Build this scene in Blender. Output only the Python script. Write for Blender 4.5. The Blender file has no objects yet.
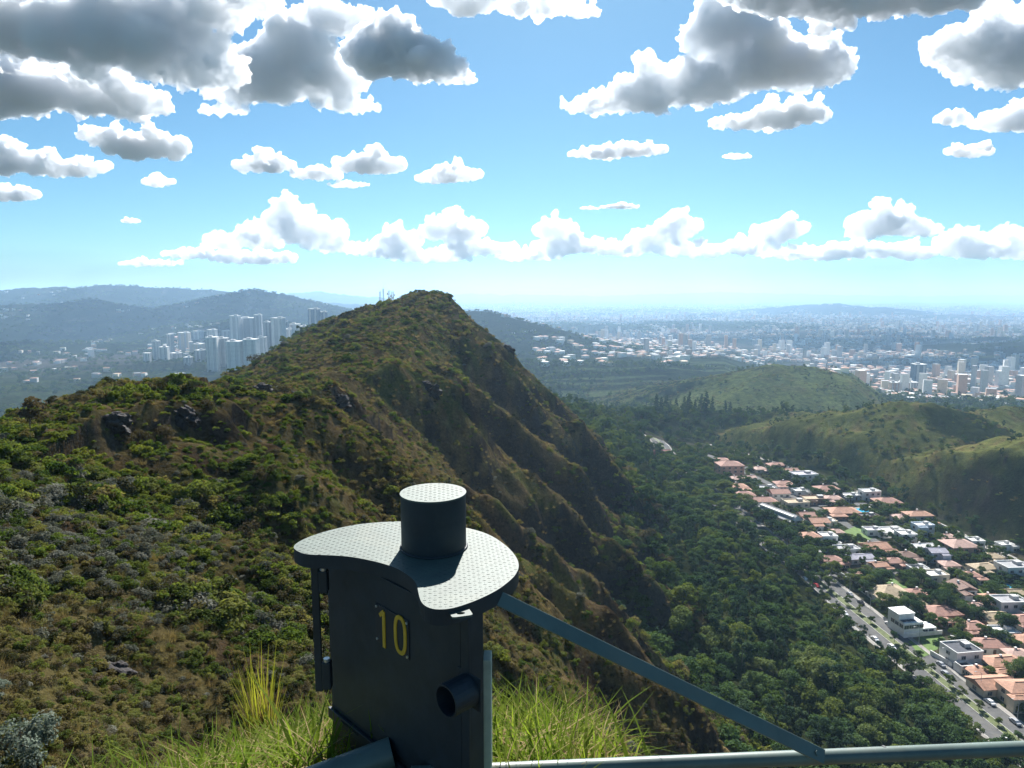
HAZE = 0.85e-4
EXPOSURE = 1.28
import bpy, bmesh, math, random
import numpy as np
from mathutils import Vector, Matrix
R = math.radians
PI = math.pi
random.seed(11)
rng = np.random.default_rng(5)
sc = bpy.context.scene
COL = sc.collection
EYE = 1.65
F = 690.0
TH = math.atan(92 / F)          # camera pitch down: the eye-level horizon is 92 px above the picture centre
CT, ST = math.cos(TH), math.sin(TH)


def ray(px, py):
    """slope of the sight line through a pixel: (X/Y, Z/Y) with Y ahead, Z up, from the eye"""
    u, v = (px - 512) / F, (py - 384) / F
    fy = CT - v * ST
    return u / fy, -(ST + v * CT) / fy


def at(px, py, Y):
    a, b = ray(px, py)
    return (a * Y, Y, b * Y)


def at_z(px, py, z):
    a, b = ray(px, py)
    Y = z / b
    return (a * Y, Y, z)


# ------------------------------------------------------------------ object helpers
def link(o, parent=None):
    COL.objects.link(o)
    if parent is not None:
        o.parent = parent
    return o


def tag(o, label=None, cat=None, group=None, kind=None):
    if label: o['label'] = label
    if cat: o['category'] = cat
    if group: o['group'] = group
    if kind: o['kind'] = kind
    return o


def empty(name, loc, rz=0.0, **kw):
    o = bpy.data.objects.new(name, None)
    o.location = loc
    o.rotation_euler = (0, 0, rz)
    o.empty_display_size = 0.2
    link(o)
    return tag(o, **kw)


def mesh_np(name, verts, faces_flat, loop_tot, mats=(), mat_idx=None, smooth=False):
    """fast mesh from numpy arrays; loop_tot = verts per face (array or int)"""
    me = bpy.data.meshes.new(name)
    verts = np.asarray(verts, dtype=np.float32)
    faces_flat = np.asarray(faces_flat, dtype=np.int32).ravel()
    if np.isscalar(loop_tot):
        nf = len(faces_flat) // loop_tot
        lt = np.full(nf, loop_tot, dtype=np.int32)
    else:
        lt = np.asarray(loop_tot, dtype=np.int32)
        nf = len(lt)
    ls = np.concatenate(([0], np.cumsum(lt)[:-1])).astype(np.int32)
    me.vertices.add(len(verts))
    me.vertices.foreach_set('co', verts.ravel())
    me.loops.add(len(faces_flat))
    me.loops.foreach_set('vertex_index', faces_flat)
    me.polygons.add(nf)
    me.polygons.foreach_set('loop_start', ls)
    me.polygons.foreach_set('loop_total', lt)
    if mat_idx is not None:
        me.polygons.foreach_set('material_index', np.asarray(mat_idx, dtype=np.int32))
    me.polygons.foreach_set('use_smooth', np.full(nf, bool(smooth)))
    for m in mats:
        me.materials.append(m)
    me.update(calc_edges=True)
    return me


class MB:
    """collects simple solids into ONE mesh"""

    def __init__(self):
        self.v, self.f, self.m, self.s = [], [], [], []

    def add(self, verts, faces, mi=0, smooth=False):
        b = len(self.v)
        self.v += [tuple(p) for p in verts]
        for f in faces:
            self.f.append([b + i for i in f])
            self.m.append(mi)
            self.s.append(smooth)

    def box(self, x0, x1, y0, y1, z0, z1, mi=0):
        v = [(x0, y0, z0), (x1, y0, z0), (x1, y1, z0), (x0, y1, z0), (x0, y0, z1), (x1, y0, z1), (x1, y1, z1), (x0, y1, z1)]
        self.add(v, [(0, 3, 2, 1), (4, 5, 6, 7), (0, 1, 5, 4), (1, 2, 6, 5), (2, 3, 7, 6), (3, 0, 4, 7)], mi)

    def prism(self, poly, z0, z1, mi=0, smooth=False):
        n = len(poly)
        v = [(p[0], p[1], z0) for p in poly] + [(p[0], p[1], z1) for p in poly]
        f = [tuple(range(n - 1, -1, -1)), tuple(range(n, 2 * n))]
        self.add(v, f, mi)
        self.add(v, [(i, (i + 1) % n, n + (i + 1) % n, n + i) for i in range(n)], mi, smooth)

    def tube(self, pts, rad, n=12, mi=0, cap=True):
        """round bar along a list of points; rad is a number or one per point"""
        pts = [Vector(p) for p in pts]
        if not hasattr(rad, '__len__'): rad = [rad] * len(pts)
        rings = []
        for i, p in enumerate(pts):
            d = (pts[min(i + 1, len(pts) - 1)] - pts[max(i - 1, 0)]).normalized()
            a = d.cross(Vector((0, 0, 1)) if abs(d.z) < 0.9 else Vector((1, 0, 0))).normalized()
            b = d.cross(a)
            rings.append([p + (a * math.cos(2 * PI * k / n) + b * math.sin(2 * PI * k / n)) * rad[i] for k in range(n)])
        v = [q for r_ in rings for q in r_]
        f = []
        for i in range(len(pts) - 1):
            for k in range(n):
                f.append((i * n + k, i * n + (k + 1) % n, (i + 1) * n + (k + 1) % n, (i + 1) * n + k))
        self.add(v, f, mi, True)
        if cap:
            self.add(rings[0], [tuple(range(n))], mi)
            self.add(rings[-1], [tuple(range(n - 1, -1, -1))], mi)

    def build(self, name, mats, parent=None, loc=None, rz=0.0):
        if not isinstance(mats, (list, tuple)): mats = [mats]
        me = bpy.data.meshes.new(name)
        me.from_pydata(self.v, [], self.f)
        for m in mats: me.materials.append(m)
        me.polygons.foreach_set('material_index', self.m)
        me.polygons.foreach_set('use_smooth', self.s)
        me.update()
        o = bpy.data.objects.new(name, me)
        if loc is not None: o.location = loc
        o.rotation_euler = (0, 0, rz)
        return link(o, parent)


def bevel(o, w, seg=2, ang=40):
    m = o.modifiers.new('bevel', 'BEVEL')
    m.width = w; m.segments = seg; m.limit_method = 'ANGLE'; m.angle_limit = R(ang)
    return o


def copy_tree(o, parent=None):
    c = o.copy()
    link(c, parent)
    for ch in o.children:
        copy_tree(ch, c)
    return c


# ------------------------------------------------------------------ noise
_perm = np.random.default_rng(3).permutation(256).astype(np.int32)
_perm = np.concatenate([_perm, _perm, _perm])
_ga = np.random.default_rng(4).uniform(0, 2 * PI, 256)
_gx, _gy = np.cos(_ga), np.sin(_ga)


def perlin(x, y):
    xi = np.floor(x).astype(np.int64); yi = np.floor(y).astype(np.int64)
    xf = x - xi; yf = y - yi
    xi &= 255; yi &= 255
    u = xf * xf * xf * (xf * (xf * 6 - 15) + 10); v = yf * yf * yf * (yf * (yf * 6 - 15) + 10)

    def g(ix, iy, dx, dy):
        h = _perm[_perm[ix & 255] + (iy & 255)] & 255
        return _gx[h] * dx + _gy[h] * dy
    a = g(xi, yi, xf, yf); b = g(xi + 1, yi, xf - 1, yf)
    c = g(xi, yi + 1, xf, yf - 1); d = g(xi + 1, yi + 1, xf - 1, yf - 1)
    return ((a + u * (b - a)) * (1 - v) + (c + u * (d - c)) * v) * 1.5


def fbm(x, y, oct=4, lac=2.03, gain=0.5):
    s = np.zeros(np.broadcast(x, y).shape); a = 1.0; f = 1.0
    for i in range(oct):
        s += a * perlin(x * f + 17.3 * i, y * f - 9.1 * i)
        a *= gain; f *= lac
    return s


def ridged(x, y, oct=3):
    s = 0; a = 1.0; f = 1.0
    for i in range(oct):
        s = s + a * (1 - 2 * np.abs(perlin(x * f + 31 * i, y * f + 7 * i)))
        a *= 0.5; f *= 2.1
    return s


def sstep(a, b, x):
    t = np.clip((x - a) / (b - a), 0, 1)
    return t * t * (3 - 2 * t)


def smax(a, b, k):
    h = np.clip(0.5 + 0.5 * (a - b) / k, 0, 1)
    return b + (a - b) * h + k * h * (1 - h)
# ------------------------------------------------------------------ the lie of the land (heights from the eye)
def poly_ridge(x, y, pts, fl, fr):
    """crest line pts [(x,y,z)], fl / fr = drop at a distance to the left / right of it"""
    out = np.full(x.shape, -1e9)
    for (x0, y0, z0), (x1, y1, z1) in zip(pts[:-1], pts[1:]):
        dx, dy = x1 - x0, y1 - y0
        L2 = dx * dx + dy * dy
        t = np.clip(((x - x0) * dx + (y - y0) * dy) / L2, 0, 1)
        d = np.hypot(x - (x0 + t * dx), y - (y0 + t * dy))
        side = (x - x0) * dy - (y - y0) * dx       # > 0: to the right of the walking direction
        drop = np.where(side > 0, fr(d), fl(d))
        out = np.maximum(out, z0 + t * (z1 - z0) - drop)
    return out


def lin(sl):
    return lambda d: sl * d


def hill_pts(*a):
    return [at(*p) for p in a]


def road_x(y):
    return 187.0 - 0.078 * y


def upper_x(y):
    return np.interp(y, [0, 369, 444, 534, 646, 800], [330, 289, 281, 259, 220, 170])


MAIN = [(-9, 6, -7.0), (-17, 14, -9.6), (-27, 24, -11.0), (-38, 50, -13.4), (-42, 70, -13.0), (-43, 88, -11.6), (-50, 130, -19.5), (-46, 200, -23.0), (-45, 300, -14.5),
        (-44, 400, -3.2), (-43, 420, 0.0), (-58, 470, -9.0), (-110, 560, -24.0), (-160, 760, -40.0), (-260, 1000, -150.0)]


# rocky steps that face the lookout: crest line, slope behind, slope in front
ROCKY = [([(88, 418, 60), (120, 404, 66), (160, 383, 72), (205, 378, 76)], 0.22, 1.9),
         ([(228, 402, 118), (262, 393, 128), (300, 391, 140), (338, 384, 150), (352, 392, 152)], 0.25, 1.9),
         ([(372, 372, 195), (410, 357, 212), (432, 362, 214)], 0.35, 1.6),
         ([(462, 330, 330), (500, 342, 360), (512, 354, 362)], 0.8, 1.5)]


def f_right(d):
    return 0.30 * np.minimum(d, 18) + 1.0 * np.maximum(d - 18, 0)


def f_right_far(d):
    return 0.45 * np.minimum(d, 5) + 1.0 * np.maximum(d - 5, 0)


def f_left(d):
    return 0.10 * np.minimum(d, 20) + 0.31 * np.clip(d - 20, 0, 50) + 0.78 * np.maximum(d - 70, 0)


def f_left_near(d):
    return 0.06 * np.minimum(d, 10) + 0.75 * np.maximum(d - 10, 0)


def height(x, y, parts=False):
    x = np.asarray(x, dtype=float); y = np.asarray(y, dtype=float)
    r = np.hypot(x, y)
    # valley floor, falling away to the city
    base = np.interp(y, [-500, 0, 620, 800, 1050, 1500, 2000, 4000, 10000, 30000, 70000],
                     [-150, -150, -150, -160, -186, -225, -236, -262, -300, -330, -345])
    left = sstep(-90, -520, x) * sstep(3500, 1200, y)
    base = base + left * (-205 - base) * 0.9
    xr = road_x(y)
    apron = sstep(900, 620, y)
    base = base + apron * (0.25 * np.clip(xr - 10 - x, 0, 150)) * (1 - left)
    hood = sstep(xr - 16, xr - 4, x) * sstep(upper_x(y) + 14, upper_x(y) + 2, x) * sstep(760, 660, y)   # the built-up shelf
    base = base + (1 - hood) * 5.0 * fbm(x / 90, y / 90, 4) * sstep(40, 200, r)
    base = base + sstep(2500, 9000, r) * 38 * fbm(x / 1700 + 5, y / 1700, 4)
    # hill at the foot of the right flank and the far side of the estate
    h = poly_ridge(x, y, hill_pts((700, 418, 840), (770, 412, 790), (850, 414, 690), (878, 404, 635), (905, 401, 610), (930, 404, 610), (965, 411, 640),
                                  (1024, 406, 660), (1150, 395, 700)), lin(0.30), lin(0.36))
    h2 = poly_ridge(x, y, hill_pts((948, 500, 462), (985, 474, 455), (1024, 452, 440), (1100, 425, 430), (1220, 400, 430)), lin(0.36), lin(0.33))
    h3 = poly_ridge(x, y, hill_pts((905, 402, 610), (860, 470, 545), (848, 482, 530)), lin(0.42), lin(0.42))
    h4 = poly_ridge(x, y, hill_pts((985, 420, 640), (962, 462, 545), (940, 488, 505)), lin(0.42), lin(0.42))
    hills = np.maximum(np.maximum(h, h2), np.maximum(h3, h4))
    hills = hills + 3.5 * fbm(x / 45, y / 45, 4) + 2.2 * (ridged(x / 60 + 3, y / 60, 2) - 1)
    hills = hills - 1.3 * np.maximum(0, upper_x(y) + 36 - x) * sstep(800, 640, y)
    # tree-covered saddle left of it
    sd = poly_ridge(x, y, hill_pts((500, 380, 600), (556, 402, 660), (600, 411, 720), (700, 414, 800), (790, 413, 770)), lin(0.33), lin(0.36))
    sd2 = poly_ridge(x, y, hill_pts((556, 402, 660), (590, 440, 590), (640, 458, 560)), lin(0.4), lin(0.5))
    sd = np.maximum(sd, sd2) + 3.0 * fbm(x / 50 + 9, y / 50, 3)
    # rounded grassy hill behind the saddle
    g1 = poly_ridge(x, y, hill_pts((690, 392, 1250), (730, 372, 1200), (775, 365, 1150), (815, 367, 1150), (860, 378, 1150), (890, 396, 1150)), lin(0.26), lin(0.30))
    g2 = poly_ridge(x, y, hill_pts((775, 366, 1150), (740, 392, 1040), (715, 408, 980)), lin(0.25), lin(0.25))
    g3 = poly_ridge(x, y, hill_pts((790, 366, 1450), (840, 369, 1450), (868, 380, 1400), (885, 395, 1350)), lin(0.35), lin(0.3))
    g = np.maximum(smax(g1, g2, 10), g3) + 4.0 * fbm(x / 110, y / 110, 4) - 0.42 * np.maximum(0, x - 0.497 * y)
    # wooded shelf straight ahead beyond the ridge
    pl = poly_ridge(x, y, hill_pts((440, 360, 1700), (540, 366, 1650), (640, 367, 1620), (705, 372, 1560)), lin(0.035), lin(0.10)) - 0.3 * np.maximum(0, x - 0.31 * y) + 5 * fbm(x / 130, y / 130, 4)
    z = smax(base, hills, 6)
    z = smax(z, sd, 6)
    z = smax(z, g, 8)
    z = smax(z, pl, 8)
    # dark hill right of the ridge top, dark wooded ridge on the right of town, other town hills
    far = np.full(x.shape, -1e9)
    for pts, s in (([(455, 311, 2700), (490, 312, 2600), (512, 319, 2550), (540, 334, 2500)], 0.24),
                   ([(878, 351, 3100), (915, 345, 3050), (950, 343, 3000), (1024, 341, 2900), (1150, 338, 2900)], 0.20),
                   ([(905, 340, 3700), (960, 338, 3700), (1024, 337, 3700), (1200, 335, 3700)], 0.16),
                   ([(780, 311, 9800), (832, 303, 9500), (880, 309, 9500)], 0.10),
                   ([(560, 324, 5200), (640, 326, 5000), (720, 322, 5300)], 0.05),
                   # left-hand mountains
                   ([(-420, 285, 6500), (-120, 292, 6500), (0, 290, 6400), (60, 287, 6300), (130, 285, 6200), (190, 289, 6300), (235, 293, 6400)], 0.22),
                   ([(160, 312, 4900), (205, 300, 4700), (238, 291, 4600), (252, 288.5, 4550), (268, 292, 4550), (290, 304, 4600), (318, 316, 4700)], 0.22),
                   ([(-300, 318, 4000), (-60, 306, 4000), (40, 304, 4000), (92, 300, 4000), (150, 312, 3900), (210, 332, 3500)], 0.2),
                   ([(150, 330, 3300), (200, 322, 3300), (262, 318, 3200), (300, 322, 3200), (340, 328, 3200)], 0.16),
                   ([(-400, 370, 2300), (-150, 352, 2400), (-40, 344, 2500), (60, 340, 2600), (130, 346, 2600), (180, 358, 2500)], 0.12),
                   ([(-300, 404, 1500), (-60, 398, 1500), (60, 388, 1550), (140, 380, 1600), (200, 378, 1650)], 0.2),
                   # farthest skylines
                   ([(230, 300, 15000), (285, 294, 15000), (318, 292, 15000), (332, 294, 15000), (350, 295.5, 15000), (420, 300, 15000)], 0.12),
                   ([(300, 303, 9500), (360, 304, 9300), (430, 306, 9000)], 0.10),
                   ([(380, 298, 27000), (470, 293.5, 27000), (520, 294.5, 27000), (600, 296, 27000), (690, 293, 27000), (720, 292, 27000), (800, 294, 27000),
                     (900, 296, 27000), (1100, 295, 27000), (1500, 291, 27000)], 0.10)):
        p = hill_pts(*pts)
        far = np.maximum(far, poly_ridge(x, y, p, lin(s), lin(s)))
    fam = np.clip(r / 130, 6, 130)
    far = far + fam * 0.36 * (ridged(x / 700 + 3, y / 700, 4) - 1.0) * sstep(900, 2500, r)
    z = smax(z, far, 12)
    # the long ridge
    near = sstep(100, 150, y)
    m0 = poly_ridge(x, y, MAIN[:3], f_left_near, lambda d: 0.25 * np.minimum(d, 6) + 1.0 * np.maximum(d - 6, 0))
    mr = np.maximum(m0, poly_ridge(x, y, MAIN[2:7], f_left_near, f_right))
    mf = poly_ridge(x, y, MAIN[6:], f_left, f_right_far)
    m = smax(mr, mf, 8)
    s = x + 45
    w = 12 * fbm(x / 60, y / 60, 2)
    gul = ridged((x * 0.10 + w * 0.3) / 40 + 2, (y + 0.42 * s + w) / 43, 3) - 0.9
    m = m + sstep(8, 55, s) * np.clip(s / 75, 0, 1) * (5 + 6 * sstep(110, 220, y)) * gul * sstep(20, 70, y)
    wob = 7 * fbm(x / 45 + 3, y / 45, 3)
    for y0_, a_r, w_r in ((62, 3.5, 7), (92, 5, 8), (124, 6.5, 8), (160, 8, 9), (212, 11, 10), (262, 10, 10), (328, 13, 12), (378, 9, 10)):
        dr = y - (y0_ + 0.16 * s + 9 * sstep(60, 120, s)) + wob * (w_r / 9)
        m = m + a_r * sstep(6, 40, s) * sstep(150, 105, s) * (np.exp(-(dr / w_r) ** 2) - 0.75 * np.exp(-((dr + 1.5 * w_r) / (w_r * .8)) ** 2))
    m = m + 1.6 * fbm(x / 16, y / 16, 4) * sstep(10, 60, r) + 0.35 * fbm(x / 4, y / 4, 3) * sstep(6, 20, r)
    m = m + np.minimum(0, -3.0) * sstep(0.15, 0.6, fbm(x / 30 + 8, y / 30, 2)) * sstep(20, 50, s) 
    # knoll front step and rocky steps below the crest
    z0 = z
    for pts, back, front in ROCKY:
        hp = hill_pts(*pts)
        dd = -poly_ridge(x, y, [(p[0], p[1], 0.0) for p in hp], lin(1.0), lin(1.0))
        sz = hp[0][1] / 30.0
        m = np.maximum(m, np.minimum(poly_ridge(x, y, hp, lin(back), lin(front)) + 0.35 * sz * fbm(x / (1.6 * sz), y / (1.6 * sz), 3), m + 1.5 * sz * sstep(4.5 * sz, 1.2 * sz, dd)))
    z = smax(z, m, 7)
    d = np.hypot(x + 0.25, y - 0.5)
    ledge = -1.65 - 0.62 * np.maximum(0, d - 1.75) - 0.55 * np.maximum(0, d - 3.2) + 0.05 * fbm(x * 1.2, y * 1.2, 3)
    z = np.maximum(z, ledge)
    if parts:
        return z, dict(main=m, base=base, hills=hills, saddle=sd, grassy=g, shelf=pl, far=far, z0=z0, ledge=ledge, hood=hood)
    return z


def ground(x, y):
    return float(height(np.array([x]), np.array([y]))[0]) + EYE


def hit(px, py, y0=5.0, y1=20000):
    """world point where the sight line through a pixel meets the ground"""
    a, b = ray(px, py)
    Y = np.exp(np.linspace(math.log(y0), math.log(y1), 4000))
    dz = b * Y - height(a * Y, Y)
    i = np.argmax(dz < 0)
    if not (dz < 0).any(): i = len(Y) - 1
    return (a * Y[i], Y[i], float(b * Y[i]) + EYE)


# ---- one polar sheet from under the feet to beyond the last skyline
NA, NR = 1150, 1350
az = np.radians(np.linspace(-64, 64, NA))
rr = np.exp(np.linspace(math.log(0.35), math.log(62000), NR))
AZ, RR = np.meshgrid(az, rr)
TX, TY = RR * np.sin(AZ), RR * np.cos(AZ)
TZ, TP = height(TX, TY, True)


def zone_cols():
    x, y, r = TX, TY, RR
    n1 = fbm(x / 25, y / 25, 4); n2 = fbm(x / 7 + 4, y / 7, 3); n3 = fbm(x / 130, y / 130, 4); nb = fbm(x / 500 + 2, y / 500, 4)
    c = np.zeros(x.shape + (3,))

    def mixc(col, w):
        w = np.clip(w, 0, 1)[..., None]
        c[:] = c * (1 - w) + np.array(col) * w
    c[:] = (0.048, 0.062, 0.028)                                   # wooded valley floor
    mixc((0.052, 0.075, 0.026), sstep(-0.1, 0.5, n1))
    mixc((0.030, 0.042, 0.020), sstep(0.1, 0.6, n3))
    z = TZ
    m = sstep(-1.5, 3, TP['main'] - TP['z0'])                      # the ridge
    rid = np.zeros_like(c); rid[:] = (0.135, 0.108, 0.055)

    def mr(col, w):
        w = np.clip(w, 0, 1)[..., None]
        rid[:] = rid * (1 - w) + np.array(col) * w
    mr((0.105, 0.112, 0.042), sstep(-0.2, 0.5, n1))
    mr((0.165, 0.120, 0.068), sstep(0.0, 0.6, n2))
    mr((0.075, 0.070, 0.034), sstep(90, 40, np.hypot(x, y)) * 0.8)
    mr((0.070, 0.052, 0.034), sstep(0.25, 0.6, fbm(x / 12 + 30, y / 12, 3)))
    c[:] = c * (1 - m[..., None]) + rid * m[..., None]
    hw = sstep(-1, 5, TP['hills'] - np.maximum(TP['base'], TP['saddle'])) * (1 - m)
    mixc((0.185, 0.205, 0.068), hw * (0.85 + 0.3 * n1)); mixc((0.21, 0.18, 0.08), hw * sstep(0.1, 0.7, n2 * 0.5 + n1))
    mixc((0.035, 0.050, 0.020), hw * sstep(0.2, 0.5, n3))
    gw = sstep(-1, 6, TP['grassy'] - np.maximum(TP['base'], np.maximum(TP['saddle'], TP['shelf']))) * (1 - m) * (1 - hw) * sstep(880, 950, y)
    mixc((0.180, 0.215, 0.072), gw); mixc((0.19, 0.19, 0.08), gw * sstep(0, 0.6, n3)); mixc((0.030, 0.048, 0.022), gw * sstep(0.15, 0.5, nb + n1 * 0.3))
    pw = sstep(1150, 1250, y) * sstep(2100, 1800, y) * sstep(-300, -100, x) * (1 - gw)
    band = sstep(0.2, 0.5, perlin(x / 400, y / 38))
    mixc((0.150, 0.190, 0.080), pw * band * 0.9)
    hood = TP['hood'] * sstep(200, 240, y)
    mixc((0.13, 0.12, 0.10), hood * 0.7); mixc((0.06, 0.085, 0.03), hood * sstep(-0.1, 0.3, n1))
    # town ground beyond, woods on the hills
    town = sstep(2000, 2400, r) * sstep(3, -4, TP['far'] - TP['z0'])
    mixc((0.115, 0.110, 0.100), town * sstep(-0.35, 0.15, nb + 0.1))
    fw = sstep(-3, 4, TP['far'] - TP['base']) * sstep(1300, 1800, r)
    mixc((0.030, 0.044, 0.024), fw); mixc((0.055, 0.064, 0.032), fw * sstep(0.0, 0.6, nb)); mixc((0.10, 0.085, 0.06), fw * sstep(0.55, 0.8, fbm(x / 230, y / 230, 3)) * 0.7)
    led = sstep(-0.25, 0.05, TP['ledge'] - np.maximum(z - 0.01, TP['main'])) * sstep(9, 6, r)
    mixc((0.070, 0.058, 0.036), led)
    # bare dark rock where it is very steep
    gz = np.gradient(z, axis=0) / np.gradient(rr)[:, None]
    gx_ = np.gradient(z, axis=1) / (np.gradient(az)[None, :] * rr[:, None])
    steep = np.hypot(gz, gx_)
    mixc((0.060, 0.052, 0.046), sstep(1.45, 2.1, steep) * sstep(8, 20, r) * sstep(700, 500, r))
    return c, steep


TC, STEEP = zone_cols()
v = np.stack([TX, TY, TZ + EYE], -1).reshape(-1, 3)
ii = (np.arange(NR - 1)[:, None] * NA + np.arange(NA - 1)[None, :]).ravel()
quads = np.stack([ii, ii + 1, ii + NA + 1, ii + NA], -1)
# ------------------------------------------------------------------ materials
def new_mat(name):
    m = bpy.data.materials.new(name)
    m.use_nodes = True
    nt = m.node_tree
    for n in list(nt.nodes): nt.nodes.remove(n)
    out = nt.nodes.new('ShaderNodeOutputMaterial')
    return m, nt, out


def N(nt, t, **kw):
    n = nt.nodes.new(t)
    for k, v_ in kw.items():
        if k in n.inputs: n.inputs[k].default_value = v_
        else: setattr(n, k, v_)
    return n


def ramp(nt, stops, fac):
    n = nt.nodes.new('ShaderNodeValToRGB')
    e = n.color_ramp.elements
    while len(e) < len(stops): e.new(0.5)
    for k, (p, c) in enumerate(stops):
        e[k].position = p
        e[k].color = (*c, 1) if len(c) == 3 else c
    nt.links.new(fac, n.inputs['Fac'])
    return n


def surf(name, col, rough=0.6, var=0.25, scale=8.0, metallic=0.0, bump=0.0, coords='Object', spec=0.5, dirt=None):
    """plain surface with mottled colour and a little relief"""
    m, nt, out = new_mat(name)
    b = N(nt, 'ShaderNodeBsdfPrincipled', Roughness=rough, Metallic=metallic)
    b.inputs['Specular IOR Level'].default_value = spec
    tc = N(nt, 'ShaderNodeTexCoord')
    no = N(nt, 'ShaderNodeTexNoise', Scale=scale, Detail=6.0, Roughness=0.65)
    nt.links.new(tc.outputs[coords], no.inputs['Vector'])
    lo = tuple(c * (1 - var) for c in col); hi = tuple(min(1, c * (1 + var)) for c in col)
    rp = ramp(nt, [(0.3, lo), (0.7, hi)], no.outputs['Fac'])
    last = rp.outputs['Color']
    if dirt:
        n2 = N(nt, 'ShaderNodeTexNoise', Scale=scale * 0.35, Detail=8.0, Roughness=0.7)
        nt.links.new(tc.outputs[coords], n2.inputs['Vector'])
        r2 = ramp(nt, [(0.5, (0, 0, 0)), (0.72, (1, 1, 1))], n2.outputs['Fac'])
        mx = N(nt, 'ShaderNodeMix', data_type='RGBA')
        nt.links.new(r2.outputs['Color'], mx.inputs[0]); nt.links.new(last, mx.inputs[6]); mx.inputs[7].default_value = (*dirt, 1)
        last = mx.outputs[2]
    nt.links.new(last, b.inputs['Base Color'])
    if bump:
        bp = N(nt, 'ShaderNodeBump', Strength=bump, Distance=0.02)
        nt.links.new(no.outputs['Fac'], bp.inputs['Height'])
        nt.links.new(bp.outputs['Normal'], b.inputs['Normal'])
    nt.links.new(b.outputs[0], out.inputs['Surface'])
    return m


def foliage(name, cols, trans=0.35, nscale=0.03, rnd=0.5, back=(1.2, 1.25, 0.6), gloss=0.0):
    """leaf surface: the colour varies from plant to plant and over the ground"""
    m, nt, out = new_mat(name)
    oi = N(nt, 'ShaderNodeObjectInfo')
    ge = N(nt, 'ShaderNodeNewGeometry')
    no = N(nt, 'ShaderNodeTexNoise', Scale=nscale, Detail=4.0, Roughness=0.6)
    nt.links.new(ge.outputs['Position'], no.inputs['Vector'])
    mp = N(nt, 'ShaderNodeMath', operation='MULTIPLY_ADD')
    nt.links.new(oi.outputs['Random'], mp.inputs[0]); mp.inputs[1].default_value = rnd
    sb = N(nt, 'ShaderNodeMath', operation='MULTIPLY_ADD')
    nt.links.new(no.outputs['Fac'], sb.inputs[0]); sb.inputs[1].default_value = 1.6; sb.inputs[2].default_value = -0.3 - rnd * 0.5
    nt.links.new(sb.outputs[0], mp.inputs[2])
    n = len(cols)
    rp = ramp(nt, [(0.1 + 0.8 * k / (n - 1), c) for k, c in enumerate(cols)], mp.outputs[0])
    di = N(nt, 'ShaderNodeBsdfDiffuse')
    tr = N(nt, 'ShaderNodeBsdfTranslucent')
    mu = N(nt, 'ShaderNodeMix', data_type='RGBA', blend_type='MULTIPLY')
    mu.inputs[0].default_value = 1.0
    nt.links.new(rp.outputs['Color'], mu.inputs[6]); mu.inputs[7].default_value = (*back, 1)
    nt.links.new(rp.outputs['Color'], di.inputs['Color']); nt.links.new(mu.outputs[2], tr.inputs['Color'])
    ms = N(nt, 'ShaderNodeMixShader'); ms.inputs[0].default_value = trans
    nt.links.new(di.outputs[0], ms.inputs[1]); nt.links.new(tr.outputs[0], ms.inputs[2])
    last = ms.outputs[0]
    if gloss:
        gl = N(nt, 'ShaderNodeBsdfGlossy', Roughness=0.45)
        m2 = N(nt, 'ShaderNodeMixShader'); m2.inputs[0].default_value = gloss
        nt.links.new(last, m2.inputs[1]); nt.links.new(gl.outputs[0], m2.inputs[2])
        last = m2.outputs[0]
    nt.links.new(last, out.inputs['Surface'])
    return m


def terrain_mat():
    m, nt, out = new_mat('ground')
    at_ = N(nt, 'ShaderNodeAttribute', attribute_name='albedo')
    ge = N(nt, 'ShaderNodeNewGeometry')
    fac = None
    prev = at_.outputs['Color']
    for s, lo, hi in ((0.012, 0.75, 1.3), (0.12, 0.6, 1.45), (1.3, 0.6, 1.5), (14.0, 0.65, 1.4)):
        no = N(nt, 'ShaderNodeTexNoise', Scale=s, Detail=5.0, Roughness=0.65)
        nt.links.new(ge.outputs['Position'], no.inputs['Vector'])
        rp = ramp(nt, [(0.3, (lo, lo, lo)), (0.7, (hi, hi * 0.97, hi * 0.92))], no.outputs['Fac'])
        mu = N(nt, 'ShaderNodeMix', data_type='RGBA', blend_type='MULTIPLY'); mu.inputs[0].default_value = 1.0
        nt.links.new(prev, mu.inputs[6]); nt.links.new(rp.outputs['Color'], mu.inputs[7])
        prev = mu.outputs[2]
    b = N(nt, 'ShaderNodeBsdfDiffuse', Roughness=1.0)
    nt.links.new(prev, b.inputs['Color'])
    hn = N(nt, 'ShaderNodeTexNoise', Scale=0.35, Detail=8.0, Roughness=0.7)
    nt.links.new(ge.outputs['Position'], hn.inputs['Vector'])
    bp = N(nt, 'ShaderNodeBump', Strength=0.6, Distance=1.2)
    nt.links.new(hn.outputs['Fac'], bp.inputs['Height']); nt.links.new(bp.outputs['Normal'], b.inputs['Normal'])
    nt.links.new(b.outputs[0], out.inputs['Surface'])
    return m


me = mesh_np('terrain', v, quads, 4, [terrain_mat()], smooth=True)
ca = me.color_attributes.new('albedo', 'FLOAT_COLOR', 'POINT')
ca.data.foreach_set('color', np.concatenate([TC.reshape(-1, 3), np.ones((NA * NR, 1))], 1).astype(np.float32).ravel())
terrain = link(bpy.data.objects.new('terrain', me))
tag(terrain, 'grassy ridge, wooded valley and city plain running to the far hills', 'terrain', kind='structure')
# ------------------------------------------------------------------ camera, sun, sky, air
cam = bpy.data.cameras.new('camera')
cam.sensor_width = 36.0
cam.lens = 36.0 * F / 1024
cam.clip_start = 0.05
cam.clip_end = 250000
co = link(bpy.data.objects.new('camera', cam))
co.location = (0, 0, EYE)
co.rotation_euler = (R(90) - TH, 0, 0)
sc.camera = co

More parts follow.
